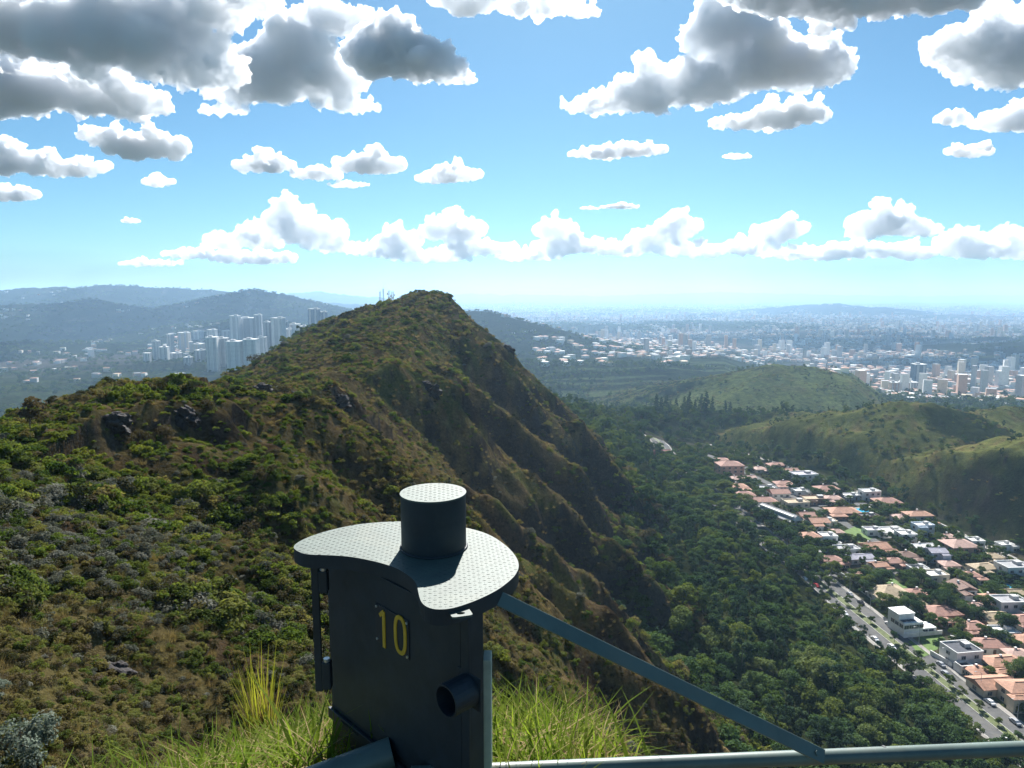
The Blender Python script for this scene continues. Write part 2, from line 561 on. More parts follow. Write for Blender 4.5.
SUN_EL, SUN_AZ = R(41), R(5)            # sun ahead of the camera, a little to the right
sd_ = Vector((math.sin(SUN_AZ) * math.cos(SUN_EL), math.cos(SUN_AZ) * math.cos(SUN_EL), math.sin(SUN_EL)))
sun = bpy.data.lights.new('sun', 'SUN')
sun.energy = 5.0
sun.angle = R(0.53)
sun.color = (1.0, 0.97, 0.92)
so = link(bpy.data.objects.new('sun', sun))
so.rotation_euler = (-sd_).to_track_quat('-Z', 'Y').to_euler()
so.location = (0, 0, 300)

w = bpy.data.worlds.new('World')
sc.world = w
w.use_nodes = True
nt = w.node_tree
bg = nt.nodes['Background']
sky = nt.nodes.new('ShaderNodeTexSky')
sky.sky_type = 'NISHITA'
sky.sun_disc = False
sky.sun_elevation = SUN_EL
sky.sun_rotation = SUN_AZ
sky.altitude = 1200
sky.air_density = 1.0
sky.dust_density = 1.0
sky.ozone_density = 2.0
tint = nt.nodes.new('ShaderNodeMix'); tint.data_type = 'RGBA'; tint.blend_type = 'MULTIPLY'; tint.inputs[0].default_value = 1.0
tint.inputs[7].default_value = (0.48, 0.76, 0.84, 1)
nt.links.new(sky.outputs[0], tint.inputs[6])
nt.links.new(tint.outputs[2], bg.inputs['Color'])
bg.inputs['Strength'].default_value = 0.053

# the air: one closed box of thin even haze round the camera and all the ground
hb = MB()
hb.box(-62500, 62500, -700, 62800, -700, 330 - 165)
hz, hnt, hout = new_mat('haze')
pv = N(hnt, 'ShaderNodeVolumePrincipled')
pv.inputs['Color'].default_value = (0.46, 0.71, 1.0, 1)
pv.inputs['Density'].default_value = HAZE
pv.inputs['Anisotropy'].default_value = 0.32
hnt.links.new(pv.outputs[0], hout.inputs['Volume'])
haze = hb.build('haze', hz)
tag(haze, 'pale blue haze fading the far city and hills', 'haze', kind='stuff')

sc.view_settings.view_transform = 'Standard'
sc.view_settings.look = 'None'
sc.view_settings.exposure = EXPOSURE
sc.view_settings.gamma = 1.0
sc.view_settings.use_curve_mapping = False
cy = sc.cycles
cy.use_denoising = True
cy.max_bounces = 14
cy.diffuse_bounces = 2
cy.glossy_bounces = 2
cy.transmission_bounces = 4
cy.volume_bounces = 9
cy.transparent_max_bounces = 24
cy.use_adaptive_sampling = True
cy.adaptive_threshold = 0.02
# ------------------------------------------------------------------ the numbered lookout post and its railing
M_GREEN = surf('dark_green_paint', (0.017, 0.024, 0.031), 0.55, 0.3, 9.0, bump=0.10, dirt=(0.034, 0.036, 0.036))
M_TREAD_LIT = surf('sunlit_green_tread', (0.070, 0.098, 0.082), 0.60, 0.18, 14.0, bump=0.05, spec=0.4, dirt=(0.105, 0.12, 0.09))  # same paint as the sides, lightened for the sun on the tops
M_RAIL = surf('grey_green_paint', (0.100, 0.140, 0.125), 0.45, 0.18, 7.0, bump=0.05, dirt=(0.16, 0.165, 0.13))
M_PLATE = surf('black_number_plate', (0.022, 0.024, 0.030), 0.5, 0.2, 20)
M_YEL = surf('yellow_paint', (0.66, 0.37, 0.025), 0.5, 0.12, 30)
M_STEEL = surf('bare_steel', (0.62, 0.62, 0.60), 0.35, 0.1, 30, metallic=0.8)
M_PALE = surf('pale_grey_steel', (0.42, 0.46, 0.38), 0.6, 0.2, 12, dirt=(0.2, 0.19, 0.15))
M_DARK = surf('dark_inside', (0.006, 0.007, 0.008), 0.8, 0.1, 10)
Z0P = -0.85                                   # tread plate below the eye
PO = Vector((-0.36, 2.10, 0.0))               # middle of the post in plan


def smooth_loop(p, n=2):
    for _ in range(n):
        q = []
        for i in range(len(p)):
            a, b = p[i], p[(i + 1) % len(p)]
            q.append((a[0] * .75 + b[0] * .25, a[1] * .75 + b[1] * .25)); q.append((a[0] * .25 + b[0] * .75, a[1] * .25 + b[1] * .75))
        p = q
    return p


OUT_PX = [(466.9, 527.5), (489.4, 534.0), (507, 545.8), (516.7, 557), (519.4, 566), (516, 574.5), (509, 581.5), (497, 590.5), (477.7, 599.9), (458, 607), (444.5, 609.6),
          (430.8, 609), (421.5, 603.5), (418.6, 594), (417, 584), (410.5, 576.8), (399.5, 569.4), (387.8, 564.9), (373.8, 561), (350.3, 556.4), (326.9, 555), (306.6, 554.6),
          (297, 551.2), (292.5, 546.9), (298.5, 541.6), (311.3, 535.7), (331.6, 529.5), (358, 524.0), (381.6, 522.0), (401.9, 521.2), (435, 522.4)]
outline = smooth_loop([at_z(px, py, Z0P)[:2] for px, py in OUT_PX], 2)[::-1]
outline = [(x - PO.x, y - PO.y) for x, y in outline]
if sum(a[0] * b[1] - b[0] * a[1] for a, b in zip(outline, outline[1:] + outline[:1])) < 0: outline = outline[::-1]
post = empty('lookout_post', (PO.x, PO.y, 0.0), label='dark green steel post with curved tread plate top, short drum and yellow number 10', cat='lookout post')
ZT = EYE + Z0P


def inside(p, poly):
    c = False
    for i in range(len(poly)):
        a, b = poly[i], poly[i - 1]
        if (a[1] > p[1]) != (b[1] > p[1]) and p[0] < (b[0] - a[0]) * (p[1] - a[1]) / (b[1] - a[1]) + a[0]: c = not c
    return c


def treads(mb, ok, x0, x1, y0, y1, z, pitch=0.0145, ang=R(6)):
    """raised lens-shaped bars, alternating in direction"""
    n = int(1.2 / pitch)
    for i in range(-n, n):
        for j in range(-n, n):
            u, v_ = i * pitch, j * pitch
            x = u * math.cos(ang) - v_ * math.sin(ang); y = u * math.sin(ang) + v_ * math.cos(ang)
            if not (x0 < x < x1 and y0 < y < y1): continue
            a = ang + (R(90) if (i + j) % 2 else 0.0)
            dx, dy = math.cos(a), math.sin(a)
            L, Wd, h = 0.0072, 0.0015, 0.0008
            pts = [(x - dx * L, y - dy * L), (x + dy * Wd, y - dx * Wd), (x + dx * L, y + dy * L), (x - dy * Wd, y + dx * Wd)]
            if not all(ok(p) for p in pts): continue
            v4 = [(p[0], p[1], z - 0.0005) for p in pts] + [(x - dx * L * .45, y - dy * L * .45, z + h), (x + dx * L * .45, y + dy * L * .45, z + h)]
            mb.add(v4, [(0, 1, 5, 4), (1, 2, 5), (2, 3, 4, 5), (3, 0, 4)], 0)


CB = at_z(434, 546.6, Z0P); CX, CY, CR, CH = CB[0] - PO.x, CB[1] - PO.y, 0.1085, 0.189
mb = MB()
rim = [(x * 1.0, y * 1.0) for x, y in outline]
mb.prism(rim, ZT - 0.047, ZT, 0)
top = mb.build('tread_plate', [M_TREAD_LIT, M_GREEN], post)
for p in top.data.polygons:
    if abs(p.normal.z) < 0.5 or p.normal.z < 0: p.material_index = 1  # rim and underside take the darker, unlit copy of the paint
bevel(top, 0.003, 2, 50)
mb = MB()
treads(mb, lambda p: inside(p, outline) and math.hypot(p[0] - CX, p[1] - CY) > CR + 0.004, -1, 1, -1, 1, ZT)
mb.build('tread_pattern', M_TREAD_LIT, top)
# drum
n = 56
circ = [(CX + CR * math.cos(2 * PI * k / n), CY + CR * math.sin(2 * PI * k / n)) for k in range(n)]
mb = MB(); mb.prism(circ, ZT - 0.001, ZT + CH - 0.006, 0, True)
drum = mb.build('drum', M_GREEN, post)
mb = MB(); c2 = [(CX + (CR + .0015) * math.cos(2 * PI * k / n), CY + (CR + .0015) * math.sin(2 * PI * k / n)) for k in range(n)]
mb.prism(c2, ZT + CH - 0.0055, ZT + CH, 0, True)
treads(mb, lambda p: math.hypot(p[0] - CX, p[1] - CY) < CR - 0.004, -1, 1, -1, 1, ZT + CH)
dt = mb.build('drum_lid', [M_TREAD_LIT], drum)
# weld bead at the foot of the drum
mb = MB(); mb.tube([(CX + (CR + .002) * math.cos(2 * PI * k / n), CY + (CR + .002) * math.sin(2 * PI * k / n), ZT + .003) for k in range(n + 1)], 0.004, 6, cap=False)
mb.build('weld', M_GREEN, drum)

# box body in plan
A, B, C_, D, E_ = [(p[0] - PO.x, p[1] - PO.y) for p in ((-0.664, 2.364), (-0.1165, 1.813), (-0.082, 1.852), (-0.115, 2.25), (-0.50, 2.46))]
ux, uy = (B[0] - A[0]), (B[1] - A[1]); LAB = math.hypot(ux, uy); ux /= LAB; uy /= LAB
nx, ny = uy, -ux
if ny > 0: nx, ny = -nx, -ny


def fp(u, off=0.0):
    return (A[0] + ux * u + nx * off, A[1] + uy * u + ny * off)


def face_hit(px, py, off=0.0):
    a, b = ray(px, py)
    ax, ay = A[0] + PO.x + nx * off, A[1] + PO.y + ny * off
    # a*Y = ax + ux*u ; Y = ay + uy*u
    u = (a * ay - ax) / (ux - a * uy)
    Y = ay + uy * u
    return u, b * Y + EYE


def fquad(mb, u0, u1, z0, z1, o0, o1, mi=0):
    p = [fp(u0, o0), fp(u1, o0), fp(u1, o1), fp(u0, o1)]
    v = [(q[0], q[1], z0) for q in p] + [(q[0], q[1], z1) for q in p]
    mb.add(v, [(0, 1, 2, 3), (7, 6, 5, 4), (0, 4, 5, 1), (1, 5, 6, 2), (2, 6, 7, 3), (3, 7, 4, 0)], mi)


ZB = -0.55
body = MB(); body.prism([A, B, C_, D, E_][::1], ZB, ZT - 0.0475, 0)
body = body.build('body', M_GREEN, post)
_bm = bmesh.new(); _bm.from_mesh(body.data); bmesh.ops.recalc_face_normals(_bm, faces=_bm.faces); _bm.to_mesh(body.data); _bm.free()
bevel(body, 0.003, 2, 30)
# door leaf, a hair proud of the body, with its stepped edge and the flange along its foot
u_l, z_l = face_hit(341, 700, 0.006)
mb = MB(); fquad(mb, 0.022, LAB - 0.035, face_hit(333, 703, .006)[1], ZT - 0.056, 0.0015, 0.006)
door = mb.build('door_panel', M_GREEN, post); bevel(door, 0.002)
mb = MB(); zf = face_hit(332, 705)[1]; fquad(mb, -0.004, LAB + 0.0, zf - 0.042, zf - 0.004, 0.0015, 0.014)
bevel(mb.build('flange', M_GREEN, post), 0.002)
for k in range(3):
    mb = MB()
    u0 = 0.09 + 0.2 * k
    fquad(mb, u0, u0 + 0.11, zf - 0.018, zf - 0.012, 0.0145, 0.0165)
    mb.build('slot', M_DARK, post)
# angle-iron at the right corner
mb = MB(); fquad(mb, LAB - 0.030, LAB + 0.004, ZB, ZT - 0.049, 0.0018, 0.010)
bevel(mb.build('corner_post', M_GREEN, post), 0.002)
mb = MB(); q = at(487.5, 700, 1.93); mb.box(q[0] - PO.x - 0.012, q[0] - PO.x + 0.013, 1.90 - PO.y, 1.96 - PO.y, ZB, at(487, 655, 1.93)[2] + EYE)
bevel(mb.build('rear_flange', M_PALE, post), 0.003)
# number plate with raised figures and four screws
u0, z1 = face_hit(375.5, 602.5, .008); u1, z0 = face_hit(409.5, 660.5, .008)
mb = MB(); fquad(mb, u0, u1, z0, z1, 0.0065, 0.0095)
npl = mb.build('number_plate', M_PLATE, post); bevel(npl, 0.001)


def stroke(mb, pts, wd, o0, o1, closed=False):
    """flat raised band along (u, z) points"""
    n_ = len(pts); L_, R_ = [], []
    for i in range(n_):
        a = pts[i - 1] if (i > 0 or closed) else pts[i]; b = pts[(i + 1) % n_] if (i < n_ - 1 or closed) else pts[i]
        d = Vector((b[0] - a[0], b[1] - a[1])).normalized(); nn = Vector((-d.y, d.x)) * wd / 2
        L_.append((pts[i][0] + nn.x, pts[i][1] + nn.y)); R_.append((pts[i][0] - nn.x, pts[i][1] - nn.y))
    v = []
    for o in (o0, o1):
        for l_, r_ in zip(L_, R_):
            v.append((*fp(l_[0], o), l_[1])); v.append((*fp(r_[0], o), r_[1]))
    f = []; m_ = n_ if closed else n_ - 1; K = 2 * n_
    for i in range(m_):
        j = (i + 1) % n_
        f += [(K + 2 * i, K + 2 * j, K + 2 * j + 1, K + 2 * i + 1), (2 * i, K + 2 * i, K + 2 * j, 2 * j)[::-1], (2 * i + 1, 2 * j + 1, K + 2 * j + 1, K + 2 * i + 1)[::-1]]
    if not closed: f += [(0, 1, K + 1, K), (2 * n_ - 2, K + 2 * n_ - 2, K + 2 * n_ - 1, 2 * n_ - 1)]
    mb.add(v, f, 0)


ua, za = face_hit(383.5, 611.5, .011); ub, zb = face_hit(383.5, 647, .011)
mb = MB(); stroke(mb, [(ua - 0.022, za - 0.020), (ua - 0.006, za - 0.006), (ua + 0.001, za)], 0.013, .0095, .0125); stroke(mb, [(ua, za), (ua, zb)], 0.014, .0095, .0127)
mb.build('numeral_one', M_YEL, npl)
uc, zc = face_hit(400.2, 635.2, .011); _, zt = face_hit(400.2, 616, .011)
hh = zt - zc - 0.006
el = [(uc + 0.026 * math.copysign(abs(math.cos(t)) ** .8, math.cos(t)), zc + hh * math.copysign(abs(math.sin(t)) ** .75, math.sin(t))) for t in [2 * PI * k / 40 for k in range(40)]]
mb = MB(); stroke(mb, el, 0.0135, .0095, .0125, True); mb.build('numeral_zero', M_YEL, npl)
for su in (u0 + .008, u1 - .008):
    for sz in (z0 + .009, z1 - .009):
        mb = MB(); p0, p1 = fp(su, .009), fp(su, .0125); mb.tube([(*p0, sz), (*p1, sz)], 0.0045, 10); mb.build('screw', M_STEEL, npl)
# open tube stub
us, zs = face_hit(471, 688, 0)
c0, c1 = fp(us, 0.002), fp(us, 0.092)
mb = MB(); N_ = 28
ring = lambda c, r_: [(c[0] + ux * r_ * math.cos(2 * PI * k / N_), c[1] + uy * r_ * math.cos(2 * PI * k / N_), zs + r_ * math.sin(2 * PI * k / N_)) for k in range(N_)]
v_ = ring(c0, .046) + ring(c1, .046) + ring(c1, .041) + ring(fp(us, 0.012), .041)
f_ = []
for a in range(3):
    for k in range(N_):
        f_.append((a * N_ + k, a * N_ + (k + 1) % N_, (a + 1) * N_ + (k + 1) % N_, (a + 1) * N_ + k))
mb.add(v_, f_, 0, False); mb.add(v_[3 * N_:], [tuple(range(N_))], 1)
tb = mb.build('tube_stub', [M_GREEN, M_DARK], post)
_bm = bmesh.new(); _bm.from_mesh(tb.data); bmesh.ops.recalc_face_normals(_bm, faces=_bm.faces); _bm.to_mesh(tb.data); _bm.free()
mb = MB(); fquad(mb, us - .05, us + .05, zs - .05, zs + .05, .0062, .0095); bevel(mb.build('tube_collar', M_GREEN, post), .002)
# upright bar at the left side on two brackets
q = at(316, 600, 2.25); bx, by = q[0] - PO.x, q[1] - PO.y
zb0, zb1 = at(316, 691, 2.25)[2] + EYE, ZT - 0.049
mb = MB(); mb.box(bx - .013, bx + .013, by - .006, by + .006, zb0, zb1); bar = mb.build('side_bar', M_GREEN, post); bevel(bar, .003)
for (pa, pb, wt) in ((570, 592, 0), (661, 688, 1)):
    za_, zb_ = at(324, pb, 2.25)[2] + EYE, at(324, pa, 2.25)[2] + EYE
    mb = MB(); mb.box(bx + .0135, bx + .044, by - .014, by + .016, za_, zb_); br = mb.build('bracket', M_GREEN, post); bevel(br, .004)
    mb = MB(); mb.tube([(bx + .029, by - .001, zb_ - .001), (bx + .029, by - .001, zb_ + .011)], .011, 12); mb.build('bolt', M_STEEL, br)
# lug with a hole under the front edge
lq = at_z(459.5, 611, Z0P - .012); lx, ly = lq[0] - PO.x, lq[1] - PO.y
mb = MB(); Lr = 14
outer = [(-.022, .03), (-.024, -.022), (-.016, -.031), (.016, -.031), (.024, -.022), (.022, .03)]
og = [(0.0235 * math.copysign(min(1, abs(math.cos(t)) * 1.35), math.cos(t)), -0.012 + 0.02 * math.copysign(min(1, abs(math.sin(t)) * 1.25), math.sin(t))) for t in [2 * PI * k / 24 for k in range(24)]]
ig = [(0.0095 * math.cos(2 * PI * k / 24), -0.014 + 0.007 * math.sin(2 * PI * k / 24)) for k in range(24)]
lz = ZT - 0.012
ca_, sa_ = math.cos(R(20)), math.sin(R(20))
rot = lambda p: (lx + 1.25 * p[0] * ca_ - p[1] * sa_, ly + p[0] * sa_ + p[1] * ca_)
v_ = [(*rot(p), z) for z in (lz, lz - .006) for p in og + ig]
f_ = []
for k in range(24):
    j = (k + 1) % 24
    f_ += [(k, j, 24 + j, 24 + k), (48 + k, 72 + k, 72 + j, 48 + j), (k, 48 + k, 48 + j, j), (24 + k, 24 + j, 72 + j, 72 + k)]
mb.add(v_, f_); lug = mb.build('lug', M_TREAD_LIT, post)
_bm = bmesh.new(); _bm.from_mesh(lug.data); bmesh.ops.recalc_face_normals(_bm, faces=_bm.faces); _bm.to_mesh(lug.data); _bm.free()

# ---- railing
RO = Vector((1.0, 2.0, 0))
rail = empty('guard_rail', RO, label='grey green pipe railing with a slanting flat brace, right of the numbered post', cat='railing')
loc = lambda p: (p[0] - RO.x, p[1] - RO.y, p[2] + EYE)
ra, rb = at_z(604, 766, -1.452), at_z(1024, 748.5, -1.442)
d = Vector(rb) - Vector(ra)
p0, p1 = Vector(ra) - d * 0.44, Vector(rb) + d * 0.75
mb = MB(); mb.tube([loc(p0), loc(p1)], 0.0225, 24); mb.build('rail_pipe', M_RAIL, rail)
jm = Vector(at_z(884, 753.5, -1.446)); dn = d.normalized()
mb = MB(); mb.tube([loc(jm - dn * .004), loc(jm + dn * .004)], 0.0236, 24); mb.build('joint_ring', M_GREEN, rail)
mb = MB(); pe = p1 - d * 0.06; mb.tube([loc((pe.x, pe.y, -3.3)), loc((pe.x, pe.y, pe.z - .02))], 0.03, 16); mb.build('rail_post', M_RAIL, rail)
# brace: flat bar, twisted a little to face the path
s0, s1 = Vector(at(492, 595, 1.905)), Vector(at(824, 757, 1.965))
dd = (s1 - s0).normalized(); up = Vector((0, -0.72, 0.69)); sd = dd.cross(up).normalized(); up = sd.cross(dd).normalized()
wid = 0.0215
vs = []
for p in (s0, s1):
    for a, b in ((-1, -1), (1, -1), (1, 1), (-1, 1)):
        vs.append(loc(p + sd * wid * a + up * 0.004 * b))
mb = MB(); mb.add(vs, [(3, 2, 1, 0), (4, 5, 6, 7), (0, 1, 5, 4), (1, 2, 6, 5), (2, 3, 7, 6), (3, 0, 4, 7)])
brc = mb.build('brace', M_RAIL, rail); bevel(brc, 0.0015)
_bm = bmesh.new(); _bm.from_mesh(brc.data); bmesh.ops.recalc_face_normals(_bm, faces=_bm.faces); _bm.to_mesh(brc.data); _bm.free()
mb = MB(); e = s1 - dd * .03; mb.tube([loc(e - up * .006), loc(e + up * .009)], .008, 8); mb.build('bolt', M_RAIL, brc)
# thick pipe leaving the foot of the post to the left
la, lb_ = Vector(at(392, 752, 2.08)), Vector(at(285, 792, 1.98))
ld = (lb_ - la)
mb = MB(); mb.tube([tuple(la - Vector((PO.x, PO.y, -EYE))), tuple(lb_ + ld * 1.6 - Vector((PO.x, PO.y, -EYE)))], 0.047, 28); mb.build('foot_pipe', M_RAIL, post)
# ------------------------------------------------------------------ cumulus clouds: closed bodies of scattering vapour, above the haze
def cloud_mat(name, dens, aniso=0.42):
    m, nt_, out = new_mat(name)
    vs = N(nt_, 'ShaderNodeVolumeScatter')
    vs.inputs['Color'].default_value = (1.0, 0.968, 0.925, 1)
    vs.inputs['Density'].default_value = dens
    vs.inputs['Anisotropy'].default_value = aniso
    nt_.links.new(vs.outputs[0], out.inputs['Volume'])
    return m


_ico = bmesh.new()
bmesh.ops.create_icosphere(_ico, subdivisions=2, radius=1.0)
_ico.verts.ensure_lookup_table()
ICO_V = np.array([v_.co[:] for v_ in _ico.verts]); ICO_F = np.array([[x.index for x in f_.verts] for f_ in _ico.faces])
_ico.free()
_tex = []
for sc_, dp in ((1.0, 4), (0.3, 3)):
    t_ = bpy.data.textures.new('billow', 'CLOUDS')
    t_.noise_scale = sc_; t_.noise_depth = dp; t_.noise_type = 'SOFT_NOISE'; t_.noise_basis = 'ORIGINAL_PERLIN'
    _tex.append(t_)
CLOUD_CACHE = {}


def cloud_mesh(blobs, Y, depth, seed, vox_px=1.6, rough=1.0, grow=0.0):
    """blobs: (px, py, rx, ry) ellipses seen from the lookout, py = middle; each a clutch of puffs about Y away"""
    g = np.random.default_rng(seed)
    S = []
    pxm = Y / F                                             # metres per pixel at that distance

    def put(c, r): S.append((c[0], c[1], c[2], r))
    for (px, py, rx, ry) in blobs:
        a, b = ray(px, py)
        c = np.array([a * Y, Y, b * Y]); RX, RY, RZ = rx * pxm, rx * pxm * depth, ry * pxm
        n0 = max(5, int(4 + 4.5 * rx / max(ry, 1)))
        for k in np.arange(-0.82, 0.83, min(0.4, 0.5 * RZ / RX)):
            put(c + np.array([k * RX, g.normal() * 0.1 * RY, (g.normal() * 0.08 - 0.18) * RZ]), RZ * 0.62 * (1.12 - 0.55 * k * k))
        for _ in range(n0):
            d = g.normal(size=3); d /= np.linalg.norm(d); k = g.uniform(0.1, 1.0) ** 0.6 * 0.8
            p = c + d * k * np.array([RX, RY, RZ])
            r0 = RZ * g.uniform(0.28, 0.60) * (1.15 - 0.5 * k)
            p[2] = max(p[2], c[2] - RZ + r0 * 0.75)
            put(p, r0)
            for _ in range(7):
                e = g.normal(size=3); e[2] = abs(e[2]) * 0.9 + 0.1 if g.random() < 0.75 else e[2] * 0.4; e /= np.linalg.norm(e)
                r1 = r0 * g.uniform(0.3, 0.52); q = p + e * r0 * g.uniform(0.75, 1.05)
                put(q, r1)
                for _ in range(4):
                    h_ = g.normal(size=3); h_ /= np.linalg.norm(h_)
                    put(q + h_ * r1 * 0.95, r1 * g.uniform(0.3, 0.5))
    S = np.array(S)
    org = S[:, :3].mean(0)
    zb = min((ray(px, py + ry)[1] * Y) for px, py, rx, ry in blobs)
    V = (ICO_V[None] * S[:, 3][:, None, None] + (S[:, :3] - org)[:, None]).reshape(-1, 3)
    Fc = (ICO_F[None] + (np.arange(len(S)) * len(ICO_V))[:, None, None]).reshape(-1, 3)
    # flat underside
    low = zb - org[2]
    V[:, 2] = np.where(V[:, 2] < low, low - (low - V[:, 2]) * 0.15, V[:, 2])
    me = mesh_np('puffs', V, Fc, 3)
    o = bpy.data.objects.new('puffs', me); COL.objects.link(o)
    rm = o.modifiers.new('r', 'REMESH'); rm.mode = 'VOXEL'; rm.voxel_size = pxm * vox_px
    H = np.mean([b_[3] for b_ in blobs]) * pxm
    for k, (sz, am) in enumerate(((0.9, 0.22), (0.40, 0.30), (0.18, 0.36), (0.08, 0.24), (0.035, 0.09))):
        t_ = bpy.data.textures.new('billow', 'CLOUDS'); t_.noise_scale = max(0.02, H * sz); t_.noise_depth = 2; t_.noise_type = 'HARD_NOISE' if k in (1, 2, 3) else 'SOFT_NOISE'; t_.noise_basis = 'ORIGINAL_PERLIN'
        dm = o.modifiers.new('d', 'DISPLACE'); dm.texture = t_; dm.strength = H * am * rough; dm.mid_level = 0.34 - grow; dm.texture_coords = 'LOCAL'
    r2 = o.modifiers.new('r2', 'REMESH'); r2.mode = 'VOXEL'; r2.voxel_size = pxm * vox_px
    dg = bpy.context.evaluated_depsgraph_get()
    ev = o.evaluated_get(dg)
    m2 = bpy.data.meshes.new_from_object(ev)
    bpy.data.objects.remove(o)
    bm = bmesh.new(); bm.from_mesh(m2)                      # keep the body, drop stray puffs
    seen, parts = set(), []
    for v0 in bm.verts:
        if v0 in seen: continue
        st, isl = [v0], []
        seen.add(v0)
        while st:
            q = st.pop(); isl.append(q)
            for e in q.link_edges:
                t = e.other_vert(q)
                if t not in seen: seen.add(t); st.append(t)
        parts.append(isl)
    big = max(len(p) for p in parts)
    kill = [q for p in parts if len(p) < big for q in p]
    bmesh.ops.delete(bm, geom=kill, context='VERTS')
    bm.to_mesh(m2); bm.free()
    m2.polygons.foreach_set('use_smooth', np.ones(len(m2.polygons), dtype=bool))
    return m2, org + np.array([0, 0, EYE])


def cloud(label, blobs, Y, opt, depth=0.7, seed=0, vox=1.1, rough=1.0, group=None):
    dens = (1.25 if opt > 9 else 1.2) * opt / (np.mean([b_[3] for b_ in blobs]) * 2 * Y / F)
    m2, org = cloud_mesh(blobs, Y, depth, seed, vox * 0.8, rough, -0.02)
    m2.materials.clear(); m2.materials.append(cloud_mat('vapour', dens))
    m2.name = 'cloud'
    o = bpy.data.objects.new('cloud', m2); o.location = org; link(o)
    return tag(o, label, 'cloud', group)


cloud('huge dark grey cloud filling the top left corner of the sky', [(10, 15, 110, 48), (120, 28, 95, 46), (195, 62, 62, 30), (170, -5, 120, 30)], 4400, 11, 0.9, 1, 1.3)
cloud('heap of cloud with blazing white shoulders right of the huge dark one', [(285, 50, 52, 40), (255, 85, 55, 24), (330, 75, 36, 28), (345, 102, 36, 13), (225, 108, 28, 9), (330, 15, 50, 25)], 6300, 8, 0.8, 14, 1.2)
cloud('dark flat cloud tucked under the huge corner cloud at the left edge', [(20, 88, 90, 34), (110, 95, 62, 28)], 5600, 12, 0.9, 12, 1.3)
cloud('grey cloud with a bright rim beside the huge dark cloud', [(395, 45, 48, 34), (425, 62, 42, 22), (455, 78, 22, 10)], 5000, 11, 0.8, 2)
cloud('wedge of grey cloud with a bright right edge below the dark left clouds', [(110, 135, 35, 13), (150, 143, 46, 20)], 6500, 10, 0.8, 21)
cloud('heaped grey cloud at the left edge of the sky', [(10, 158, 55, 20), (70, 165, 44, 14), (-40, 160, 50, 20)], 8000, 10, 0.8, 22)
cloud('low grey cloud at the left edge under the heaped one', [(10, 193, 38, 10), (-30, 192, 40, 12), (66, 203, 16, 5)], 9500, 8, 0.8, 23)
cloud('small round cloud right of the heaped grey cloud', [(158, 180, 18, 8)], 9000, 5, 0.8, 24)
cloud('long broken white cloud above the ridge top', [(265, 162, 34, 13), (318, 172, 30, 10), (372, 162, 40, 15), (350, 184, 24, 5)], 8500, 7, 0.8, 25)
cloud('single white cloud right of the long broken one', [(440, 177, 32, 8), (455, 172, 30, 12)], 8500, 6, 0.8, 26)
cloud('tiny faint cloud low over the left mountains', [(131, 220, 12, 4)], 12000, 4, 0.8, 27)
cloud('tall cloud with a bright upper edge and grey middle right of centre', [(725, 18, 32, 40), (775, 55, 62, 42), (820, 62, 28, 30), (700, 80, 60, 28), (650, 85, 36, 32), (598, 102, 40, 15)], 6000, 11, 0.8, 3, 1.3)
cloud('flat lens of grey cloud with a white rim below the tall cloud', [(755, 120, 48, 14), (795, 110, 40, 17)], 6300, 9, 0.8, 4)
cloud('flat bright white cloud below the left tip of the tall cloud', [(600, 152, 36, 8), (630, 148, 44, 10)], 8000, 6, 0.8, 5)
cloud('wisp of white cloud under the lens cloud', [(737, 156, 17, 4)], 9000, 4, 0.8, 51)
cloud('dark cloud bottom along the top edge of the sky on the right', [(860, -8, 120, 32), (790, -15, 70, 30), (950, -20, 60, 28)], 4800, 12, 0.9, 6, 1.5)
cloud('white cloud cut by the top edge near the middle', [(540, 2, 45, 16), (580, 10, 24, 9), (470, -6, 40, 22)], 5600, 6, 0.8, 7)
cloud('dark cloud with a glowing left rim in the top right corner', [(975, 40, 52, 34), (1010, 60, 46, 30), (1050, 30, 50, 45)], 5200, 12, 0.8, 8, 1.3)
cloud('small white cloud left of the bright one at the right edge', [(955, 117, 20, 10)], 7600, 6, 0.8, 81)
cloud('bright cloud cut by the right edge of the sky', [(1010, 116, 26, 18), (1040, 112, 30, 24), (985, 124, 16, 8)], 7600, 7, 0.8, 82)
cloud('small flat cloud low on the right under two others', [(970, 150, 30, 9)], 8500, 6, 0.8, 83)
G_ = 'row of far white clouds low over the horizon'
